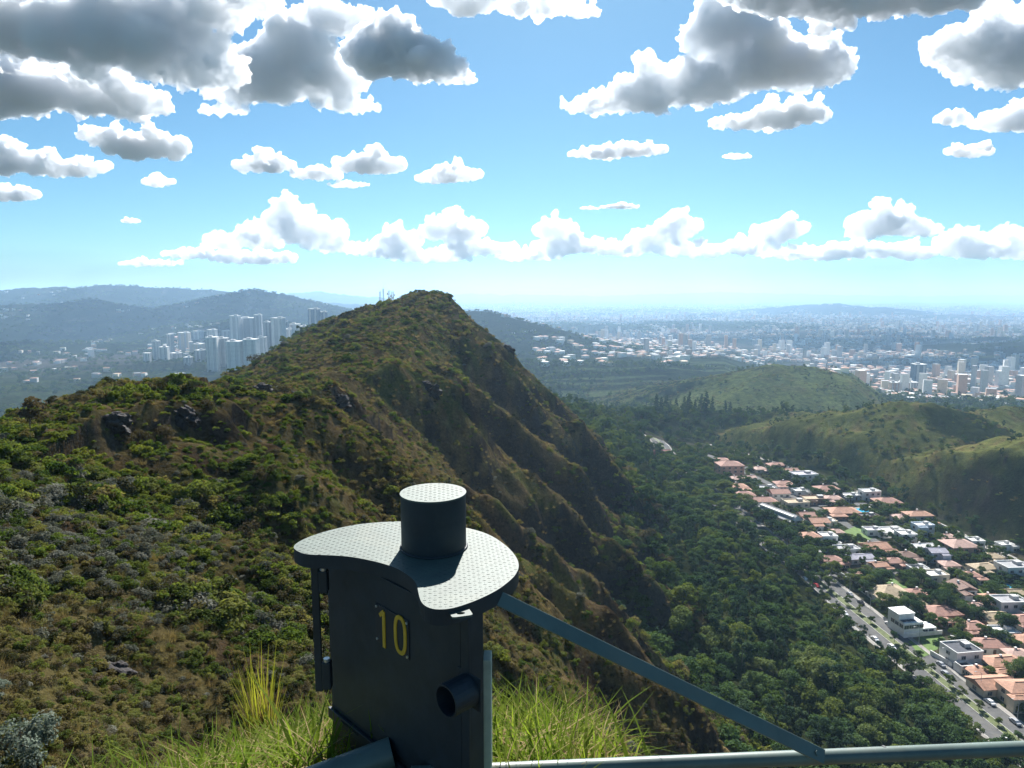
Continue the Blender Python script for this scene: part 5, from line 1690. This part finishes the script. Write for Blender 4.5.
TM = {k: tower_mat(k + '_tower', c, g_, sx, 3.2, gx, gz) for k, (c, g_, sx, gx, gz) in dict(
    white=((0.66, 0.66, 0.64), (0.10, 0.12, 0.15), 3.2, .45, .45), pale=((0.48, 0.49, 0.50), (0.09, 0.11, 0.14), 3.0, .55, .5), grey=((0.30, 0.31, 0.33), (0.07, 0.09, 0.12), 3.4, .6, .5),
    pink=((0.50, 0.36, 0.29), (0.13, 0.12, 0.13), 3.2, .45, .45), blue=((0.16, 0.22, 0.30), (0.04, 0.07, 0.11), 2.6, .8, .8), red=((0.42, 0.17, 0.14), (0.10, 0.10, 0.11), 3.2, .45, .45),
    cream=((0.55, 0.48, 0.38), (0.10, 0.10, 0.11), 3.2, .45, .45)).items()}


def tower(px, wpx, top, Y, col, label, group=None, dep=0.8, rz=None, crown=True):
    a, b = ray(px, top)
    x = a * Y; zt = b * Y + EYE
    zg = ground(x, Y)
    h = zt - zg
    W = wpx * Y / F
    D = max(10, W * dep)
    r_ = R(random.uniform(-12, 12)) if rz is None else R(rz)
    if abs(r_) > .1: W *= .85
    root = empty('tower_block', (x, Y, zg - 1), r_, label=label, cat='tower block', group=group)
    mb = MB(); mb.box(-W / 2, W / 2, -D / 2, D / 2, -6, h - 2.5); mb.build('wall', TM[col], root)
    mb = MB(); mb.box(-W / 2 - .3, W / 2 + .3, -D / 2 - .3, D / 2 + .3, h - 2.495, h - 1.2); mb.build('roof_slab', WALL['white'], root)
    if crown:
        k = random.choice([-.15, .1, .2])
        mb = MB(); mb.box(W * (k - .18), W * (k + .18), -D * .2, D * .22, h - 1.195, h + 2.6); mb.build('lift_house', WALL['grey'], root)
    for s in (-1, 1):
        if W > 12:
            mb = MB(); mb.box(s * W * .28 - W * .09, s * W * .28 + W * .09, -D / 2 - 1.3, -D / 2 - .01, 2, h - 4); mb.build('balcony_stack', TM['pale' if col != 'pale' else 'white'], root)
    return h


hs = []
TW = [  # left-hand cluster
    (235, 14, 340, 1750, 'white', 'left one of the twin white towers with rounded tops beside the ridge'), (251, 13, 338, 1755, 'white', 'right one of the twin white towers beside the ridge'),
    (212, 12, 336, 1800, 'white', 'white tower left of the twin white towers'), (223, 9, 337, 1830, 'grey', 'grey tower with a dark middle between the white tower and the twins'),
    (268, 8, 321, 1950, 'grey', 'slim dark tower left of the tallest pale one'), (278, 13, 317, 1930, 'pale', 'tallest pale tower of the cluster left of the ridge'),
    (314, 10, 308, 2150, 'blue', 'tall blue glass tower farthest right in the cluster left of the ridge'), (323, 7, 311, 2170, 'blue', 'slimmer blue tower right of the tall blue one'),
    (235, 9, 315, 2350, 'pale', 'distant pale slab above the twin white towers'), (248, 15, 317, 2400, 'grey', 'wide grey slab above the twin white towers'), (258, 8, 314, 2380, 'grey', 'narrow grey tower right of the wide grey slab'),
    (156, 7, 340, 2000, 'pale', 'pale tower standing farthest left in the cluster'), (164, 8, 346, 1980, 'white', 'lower white tower right of the farthest left one'),
    (200, 9, 349, 1900, 'grey', 'low grey block left of the white towers'), (188, 7, 356, 1850, 'grey', 'small grey block at the left foot of the cluster'),
    (147, 6, 352, 1950, 'pale', 'short pale block beyond the farthest left tower'),
    (176, 9, 352, 2050, 'grey', 'small flat grey block beside the bare slope'), (262, 8, 336, 1900, 'pale', 'mid height pale tower right of the twin towers')]
for q, (px, w_, t_) in enumerate(((288, 8, 328), (295, 9, 323), (303, 8, 325), (308, 6, 329), (300, 6, 333), (318, 6, 325), (326, 6, 322), (331, 5, 325), (283, 6, 334), (291, 7, 336), (272, 6, 338))):
    TW.append((px, w_, t_, 2000 + 25 * q, ('pale', 'white', 'grey')[q % 3], 'one of the close set pale towers on the slope just left of the ridge', 'pale towers just left of the ridge'))
for q in range(22):
    px = 170 + (q * 41 % 150); t_ = 322 + (q * 23 % 30) + max(0, (215 - px) * .25)
    TW.append((px, 6 + q % 5, min(t_, 356), 2250 + (q * 67 % 600), ('pale', 'grey', 'white', 'pale', 'cream')[q % 5], 'one of the hazy pale towers crowded behind the twin white ones', 'hazy towers of the left cluster'))
# right-hand cluster behind the near hill
TW += [(894, 8, 381, 1500, 'pink', 'left one of the pinkish twin towers behind the hill'), (904, 10, 381, 1500, 'pink', 'right one of the pinkish twin towers behind the hill'),
       (919, 11, 363, 1750, 'blue', 'tall dark blue tower right of the pinkish twins'), (914, 6, 381, 1600, 'grey', 'slim grey block between the pinkish twins and the dark blue tower'),
       (953, 6, 400, 1350, 'red', 'red tower in front on the right'), (946, 9, 398, 1350, 'pale', 'pale tower left of the red one'), (961, 10, 397, 1380, 'white', 'white tower right of the red one'),
       (987, 9, 399, 1400, 'red', 'low reddish block near the right edge'), (1000, 14, 402, 1400, 'white', 'low white block near the right edge')]
for q in range(26):
    px = 926 + (q * 37 % 98); t_ = 379 + (q * 17 % 20)
    TW.append((px, 4 + q % 4, t_ + 2, 1500 + (q * 61 % 420), ('grey', 'blue', 'grey', 'pale', 'blue')[q % 5], 'one of the crowded bluish towers behind the hill on the right', 'towers behind the right hill'))
# mid town
TW += [(645, 14, 352, 3000, 'white', 'long white slab in the middle of the town'), (700, 18, 350, 2900, 'pale', 'wide pale slab in the middle of the town'), (680, 7, 348, 3000, 'white', 'white block left of the wide pale slab'), (725, 6, 351, 2900, 'white', 'slim white block right of the wide pale slab'),
       (713, 6, 347, 3000, 'pale', 'small pale block behind the wide pale slab')]
for q, (px, t_) in enumerate(((513, 344), (519, 341), (524, 343), (529, 340), (534, 342), (508, 347))):
    TW.append((px, 5, t_, 2350 + 20 * q, ('pale', 'grey')[q % 2], 'one of the bluish towers at the foot of the dark hill right of the ridge', 'towers under the dark hill'))
for q in range(40):
    px = 555 + (q * 53 % 330); t_ = 334 + (q * 29 % 15)
    TW.append((px, 3 + q % 4, t_, 3300 + (q * 131 % 1300), ('pale', 'white', 'grey', 'cream')[q % 4], 'small pale tower among the crowded roofs of the mid town', 'towers of the mid town'))
for t in TW:
    h = tower(*t[:5], t[5], t[6] if len(t) > 6 else 'tower blocks of the city', crown=t[1] > 6)
    hs.append((t[0], round(h)))
# roofs of the town: houses one by one in the nearer districts, the rest as one mass
def town_mesh(rc, wc, w_, d_, h_, hip):
    mb = MB(); mb.box(-w_ / 2, w_ / 2, -d_ / 2, d_ / 2, -4, h_, 0)
    if hip:
        rm_ = roof_mb(-w_ / 2, w_ / 2, -d_ / 2, d_ / 2, h_ + .01, 'hip', 2.6, .5); mb.add(rm_.v, rm_.f, 1)
    else: mb.box(-w_ / 2 - .2, w_ / 2 + .2, -d_ / 2 - .2, d_ / 2 + .2, h_ + .01, h_ + .6, 1)
    o = mb.build('town_house', [WALL[wc], ROOF[rc]]); m_ = o.data; bpy.data.objects.remove(o)
    return m_
THM = [town_mesh('orange', 'white', 17, 14, 7, True), town_mesh('terracotta', 'cream', 15, 15, 6, True), town_mesh('white', 'white', 16, 14, 9, False), town_mesh('pink', 'white', 18, 13, 7, True), town_mesh('grey', 'white', 18, 16, 11, False), town_mesh('tan', 'cream', 15, 14, 8, False)]
cnt = 0
for k in range(5200):
    if cnt >= 215: break
    d = rng.random()
    if d < .5: px, py = rng.uniform(535, 690), rng.uniform(338, 366)
    elif d < .85: px, py = rng.uniform(820, 1024), rng.uniform(352, 378)
    else: px, py = rng.uniform(150, 215), rng.uniform(332, 352)
    dens_ = perlin(np.array([px / 14.0]), np.array([py / 5.0]))[0]
    if dens_ < -.05: continue
    x, y, z = hit(px, py, 1300)
    if y > 5200: continue
    o = link(bpy.data.objects.new('town_house', THM[int(rng.choice([0, 0, 1, 2, 2, 3, 4, 5]))])); o.location = (x, y, z); o.rotation_euler = (0, 0, rng.uniform(0, 3.1)); s = 0.9 + (y / 4500) * .5; o.scale = (s, s, s)
    tag(o, 'small pale or orange roofed house in a crowded district of the distant town', 'house', 'houses of the distant town'); cnt += 1
# the mass of roofs
n = 60000
X, Y_, R_ = polar(n, 1500, 17000, -44, 42, 0.75)
H, PT = height(X, Y_, True)
nb = fbm(X / 420, Y_ / 420, 4); n2 = fbm(X / 90 + 5, Y_ / 90, 2); n3 = fbm(X / 2000 + 1, Y_ / 2000, 2)
hilly = np.clip((PT['far'] - PT['base']) / 60, 0, 1)
pr = np.clip(.42 + .9 * nb + .25 * n2 + .4 * n3 - .9 * hilly, 0, 1)
leftv = X < -150 - .12 * Y_
pr = np.where(leftv, np.clip(.05 + .55 * nb + .3 * n2 - .25 * hilly, 0, 1) * (R_ > 1900) * (R_ < 9000), pr)
pr = np.where(Y_ < 2050 + 300 * perlin(X / 600, X / 600 + 3), np.where(X > 0.42 * Y_, pr, np.where(leftv, pr, 0)), pr)
pr = np.where(np.maximum(PT['grassy'], PT['shelf']) > PT['base'] - 2, np.where(Y_ < 2000, 0, pr), pr)
ok = rng.random(n) < pr
X, Y_, R_, H, nb = [q[ok] for q in (X, Y_, R_, H, nb)]
n = len(X)
tall = rng.random(n) < (hilly[ok] < .12) * np.clip(.05 + .2 * nb, .01, .2)
s = np.where(R_ < 5000, 1, R_ / 5000) ** .6
w_ = rng.uniform(9, 20, n) * s; d_ = rng.uniform(9, 18, n) * s; h_ = np.where(tall, rng.uniform(18, 55, n), rng.uniform(5, 11, n) * s)
a = rng.uniform(0, 1.57, n); ca2, sa2 = np.cos(a), np.sin(a)
sx = np.array([-1, 1, 1, -1, -1, 1, 1, -1]) / 2; sy = np.array([-1, -1, 1, 1, -1, -1, 1, 1]) / 2; szv = np.array([0, 0, 0, 0, 1, 1, 1, 1])
lx_ = sx[None] * w_[:, None]; ly_ = sy[None] * d_[:, None]
V = np.stack([X[:, None] + lx_ * ca2[:, None] - ly_ * sa2[:, None], Y_[:, None] + lx_ * sa2[:, None] + ly_ * ca2[:, None], (H[:, None] + EYE - 6) + szv[None] * (h_[:, None] + 6)], -1).reshape(-1, 3)
fq = np.array([(4, 5, 6, 7), (0, 1, 5, 4), (1, 2, 6, 5), (2, 3, 7, 6), (3, 0, 4, 7)])
Fq = (fq[None] + (np.arange(n) * 8)[:, None, None]).reshape(-1, 4)
wm = rng.choice([0, 0, 1, 2, 2, 3], n); rmx = np.where(tall, rng.choice([4, 5, 5], n), rng.choice([4, 5, 5, 6, 6, 7, 7, 8], n))
mi = np.repeat(wm[:, None], 5, 1); mi[:, 0] = rmx
me = mesh_np('city_roofs', V, Fq, 4, [WALL['white'], WALL['cream'], WALL['grey'], WALL['pink'], ROOF['white'], ROOF['grey'], ROOF['orange'], ROOF['terracotta'], ROOF['tan']], mi.ravel())
tag(link(bpy.data.objects.new('city_roofs', me)), 'countless pale buildings of the city spread to the horizon', 'city', kind='stuff')

# ------------------------------------------------------------------ masts behind the ridge top
M_MAST = surf('galvanised_steel', (0.30, 0.31, 0.33), 0.5, 0.15, 2.0, metallic=0.3)
for (px, tp, w_, lb, dish) in ((380.0, 290, 1.5, 'lattice radio mast standing left in the group behind the ridge top', 0), (383.0, 282, 1.0, 'thin tall radio mast with a whip, highest in the group behind the ridge top', 0),
                               (389.0, 289, 2.0, 'stout lattice mast hung with dishes behind the ridge top', 5), (392.5, 290, 2.0, 'right hand lattice mast with panel antennas behind the ridge top', 4)):
    Ym = 505.0
    a_, b_ = ray(px, tp); x = a_ * Ym; zt = b_ * Ym + EYE; zg = ground(x, Ym); h = zt - zg
    rt = empty('radio_mast', (x, Ym, zg), .3, label=lb, cat='radio mast', group='radio masts behind the ridge')
    mb = MB(); cr = [(-w_ / 2, -w_ / 2), (w_ / 2, -w_ / 2), (w_ / 2, w_ / 2), (-w_ / 2, w_ / 2)]
    nb_ = max(5, int(h / 1.8)); hb_ = h * (0.8 if tp < 285 else .95)
    for c in cr: mb.tube([(c[0], c[1], -1), (c[0] * .6, c[1] * .6, hb_)], .11, 5)
    for k in range(nb_):
        z0_, z1_ = hb_ * k / nb_, hb_ * (k + 1) / nb_; q0, q1 = 1 - .4 * k / nb_, 1 - .4 * (k + 1) / nb_
        for i in range(4):
            c, d = cr[i], cr[(i + 1) % 4]
            mb.tube([(c[0] * q0, c[1] * q0, z0_), (d[0] * q1, d[1] * q1, z1_)], .06, 4)
    mb.build('lattice', M_MAST, rt)
    mb = MB(); mb.tube([(0, 0, hb_), (0, 0, h)], .07, 5); mb.build('whip', M_MAST, rt)
    for k in range(dish):
        t = 2.2 * k; zz = hb_ * (.5 + .45 * k / max(1, dish)); mb = MB()
        c0_ = Vector((math.cos(t) * w_ * .55, math.sin(t) * w_ * .55, zz)); dr = Vector((math.cos(t), math.sin(t), 0))
        mb.tube([c0_, c0_ + dr * .25, c0_ + dr * .5], [.25, .75, .8], 12); mb.build('dish', WALL['white'], rt)

# ------------------------------------------------------------------ rocks, single plants near the lookout
M_ROCK = surf('dark_ironstone', (0.032, 0.027, 0.026), 0.95, 0.5, 1.2, bump=1.0, dirt=(0.06, 0.056, 0.046))
def rock(px, py, Y, w_, h_, label, seed):
    g = np.random.default_rng(seed)
    bm = bmesh.new(); bmesh.ops.create_icosphere(bm, subdivisions=4, radius=1.0)
    co_ = np.array([v.co[:] for v in bm.verts])
    n_ = fbm(co_[:, 0] * 1.3 + seed, co_[:, 2] * 1.6 + co_[:, 1] * 1.1, 5)
    st = np.floor((co_[:, 2] + co_[:, 0] * .35) * 4 + n_) / 4
    f_ = 1 + .42 * n_ + .12 * np.sin(st * 9)
    for v, q in zip(bm.verts, f_): v.co = v.co * float(q)
    me = bpy.data.meshes.new('rock'); bm.to_mesh(me); bm.free(); me.materials.append(M_ROCK)
    o = link(bpy.data.objects.new('rock_outcrop', me))
    a, b = ray(px, py); x = a * Y
    o.location = (x, Y, ground(x, Y) - h_ * .12); o.scale = (w_ * .42, w_ * .34, h_ * .55); o.rotation_euler = (g.normal() * .12, g.normal() * .2, g.uniform(-.5, .5))
    tag(o, label, 'rock', 'dark rocks on the ridge')
for k, r_ in enumerate(((112, 424, 63, 3.6, 2.0, 'dark rock under the left shoulder of the near knoll'), (185, 402, 72, 3.2, 2.2, 'dark rock just under the top of the near knoll'),  # both knoll rocks are added dark where the scrub is only shaded
                        (258, 410, 124, 6, 3.0, 'broad dark rock band where the long ridge begins'), (300, 404, 136, 6, 3.4, 'dark rock in the middle of the band at the start of the long ridge'), (340, 404, 148, 5, 3.4, 'dark rock at the right end of the band on the ridge edge'),  # band rocks stand in for shaded hollows between the shrubs
                        (430, 370, 210, 7, 5, 'dark crag on the ridge edge below the summit'), (505, 350, 366, 11, 7, 'crag jutting out of the right skyline of the summit'), (495, 345, 372, 8, 5, 'smaller crag above the one jutting from the right skyline'),
                        (110, 612, 26, 1.5, .8, 'slanting dark slab in the grey scrub at the lower left'))):  # the slab is added dark in place of a shadow
    rock(*r_, 40 + k)

def single(name, label, cat, px, py, Y, h, parts_, group=None):
    if Y is None: x, Y, _ = hit(px, py)
    else: x = ray(px, py)[0] * Y
    rt = empty(name, (x, Y, ground(x, Y) - .05), random.uniform(0, 6), label=label, cat=cat, group=group); rt.scale = (h, h, h)
    for nm, m_ in parts_: link(bpy.data.objects.new(nm, m_), rt)
    return rt
M_SILV = foliage('silver_leaves', [(0.07, 0.10, 0.07), (0.16, 0.19, 0.15), (0.30, 0.32, 0.29)], 0.3, 6.0, 0.2, back=(1, 1, .9))
for k, (px, py, Y, h, lb) in enumerate(((24, 766, None, 1.75, 'silver leaved shrub at the left edge with pale shining leaves'), (52, 790, None, .8, 'lower silver leaved shrub in the bottom left corner'), (-8, 700, None, 1.0, 'small silver shrub half cut by the left edge'))):
    v, f, bl = tree_mesh(500 + k, 'shrub', 2300, 0.055)
    stm = stems(bl, np.random.default_rng(k), .018, 'shrub').build('stem', M_BARK); sm = stm.data; bpy.data.objects.remove(stm)
    single('silver_shrub', lb, 'shrub', px, py, Y, h, [('foliage', mesh_np('foliage', v, f, 4, [M_SILV])), ('stem', sm)], 'silver shrubs')
v, f, bl = tree_mesh(520, 'broad', 900, 0.07)
stm = stems(bl, np.random.default_rng(3), .016, 'broad').build('trunk', M_BARK); sm = stm.data; bpy.data.objects.remove(stm)
single('small_tree', 'small dark tree on the left skyline beside the near knoll', 'tree', 30, 420, 58, 3.6, [('crown', mesh_np('crown', v, f, 4, [M_SHD])), ('trunk', sm)])
for k, (px, py, Y, h, lb) in enumerate(((190, 385, 77, 2.6, 'dark bush on the very top of the near knoll'), (160, 388, 75, 2.2, 'dark bush left of the knoll top'), (258, 355, 330, 9, 'dark round bush on the left slope of the long ridge'), (138, 410, 66, 2.0, 'dark bush added for the shade below the left end of the knoll top'), (164, 404, 68, 2.3, 'dark bush added for the shade in the middle of the knoll front'), (206, 398, 74, 2.4, 'dark bush added for the shade under the right end of the knoll top'), (122, 416, 63, 1.9, 'dark bush added for the shade on the left shoulder of the near knoll'), (280, 402, 132, 4.0, 'dark bush added for the shade where the long ridge begins'), (322, 400, 140, 4.5, 'dark bush added for the shade between the rocks at the start of the long ridge'))):  # knoll front and ridge start bushes are added to darken the shaded bands
    v, f, bl = tree_mesh(530 + k, 'shrub', 1500, 0.06)
    stm = stems(bl, np.random.default_rng(k), .018, 'shrub').build('stem', M_BARK); sm = stm.data; bpy.data.objects.remove(stm)
    single('dark_bush', lb, 'bush', px, py, Y, h, [('foliage', mesh_np('foliage', v, f, 4, [M_SHD])), ('stem', sm)], 'dark bushes on the ridge')
# tall stiff tuft left of the post
M_STIFF = foliage('stiff_grass_green', [(0.20, 0.19, 0.035), (0.26, 0.27, 0.05)], .5, 3, .3)
M_STRAW = foliage('straw', [(0.20, 0.14, 0.065), (0.33, 0.25, 0.12), (0.42, 0.34, 0.19)], .4, 3, .8, back=(1, .95, .75))
M_BLADE = foliage('grass_blades', [(0.06, 0.11, 0.020), (0.12, 0.18, 0.030), (0.20, 0.24, 0.045)], .5, 2.5, .9)
rt = single('grass_tuft', 'tall stiff yellow green grass tuft with brown stems left of the post', 'grass tuft', 262, 715, 3.6, 1.0, [])
link(bpy.data.objects.new('stems', tuft(600, 90, .46, .006, M_STRAW, .055, .12)), rt)
link(bpy.data.objects.new('blades', tuft(601, 130, .62, .005, M_STIFF, .06, .22)), rt)
gt = ground(rt.location.x, rt.location.y); ztop = at(262, 636, 3.6)[2] + EYE; rt.location.z = gt - .03; s = max(.5, (ztop - gt) / .66); rt.scale = (1.2, 1.2, s)
# ledge grass: green and straw blades
def ledge_grass():
    g = np.random.default_rng(77)
    V, Fq, MI = [], [], []
    k = 0
    while k < 8500:
        x, y = g.uniform(-1.75, .62), g.uniform(1.75, 4.3)
        if g.random() < max(0, (x - .20) / .34) or g.random() < max(0, (-1.15 - x) / .6): continue
        if y < 2.0 and -.55 < x < .05: continue
        dn_ = float(fbm(np.array([x * 1.7]), np.array([y * 1.7]), 3)[0])
        if g.random() > .6 + .7 * dn_: continue
        k += 1
        V.append((x, y)); 
    for _ in range(360): V.append((g.uniform(-.07, .27), g.uniform(1.70, 1.93)))
    P = np.array(V); z = height(P[:, 0], P[:, 1]) + EYE
    V, Fq, MI = [], [], []
    for (x, y), zz in zip(P, z):
        straw = g.random() < .36
        thick = (g.random() < .42) and not straw
        L = g.uniform(.08, .27) * (1.15 if not straw else .9) * (1.0 + .25 * (x > .0)) * (1.35 if g.random() < .05 and x < .2 else 1)
        
        if y < 1.935 and x > -.08: L = g.uniform(.20, .36) * (1 - .6 * max(0, x - .05) / .22)
        ww = g.uniform(.0030, .0056) * (2.0 if thick else 1)
        b = g.uniform(0, 6.28); ln = g.uniform(.15, 1.1) if not straw else g.uniform(.5, 1.4)
        base = len(V); px_, py_ = -math.sin(b) * ww, math.cos(b) * ww
        seg = 4
        for i in range(seg + 1):
            t = i / seg; q = (1 - t * .95) if i else .7
            o_ = ln * L * t ** 1.7
            V.append((x + o_ * math.cos(b) - px_ * q, y + o_ * math.sin(b) - py_ * q, zz - .01 + L * (t - .42 * min(ln, 1.4) * t * t)))
            V.append((x + o_ * math.cos(b) + px_ * q, y + o_ * math.sin(b) + py_ * q, zz - .01 + L * (t - .42 * min(ln, 1.4) * t * t)))
        for i in range(seg):
            Fq.append((base + 2 * i, base + 2 * i + 1, base + 2 * i + 3, base + 2 * i + 2)); MI.append(1 if straw else 0)
    me = mesh_np('grass', np.array(V), np.array(Fq), 4, [M_BLADE, M_STRAW], MI)
    o = link(bpy.data.objects.new('grass', me))
    return tag(o, 'yellow green and straw coloured grass round the foot of the post', 'grass', kind='stuff')
ledge_grass()
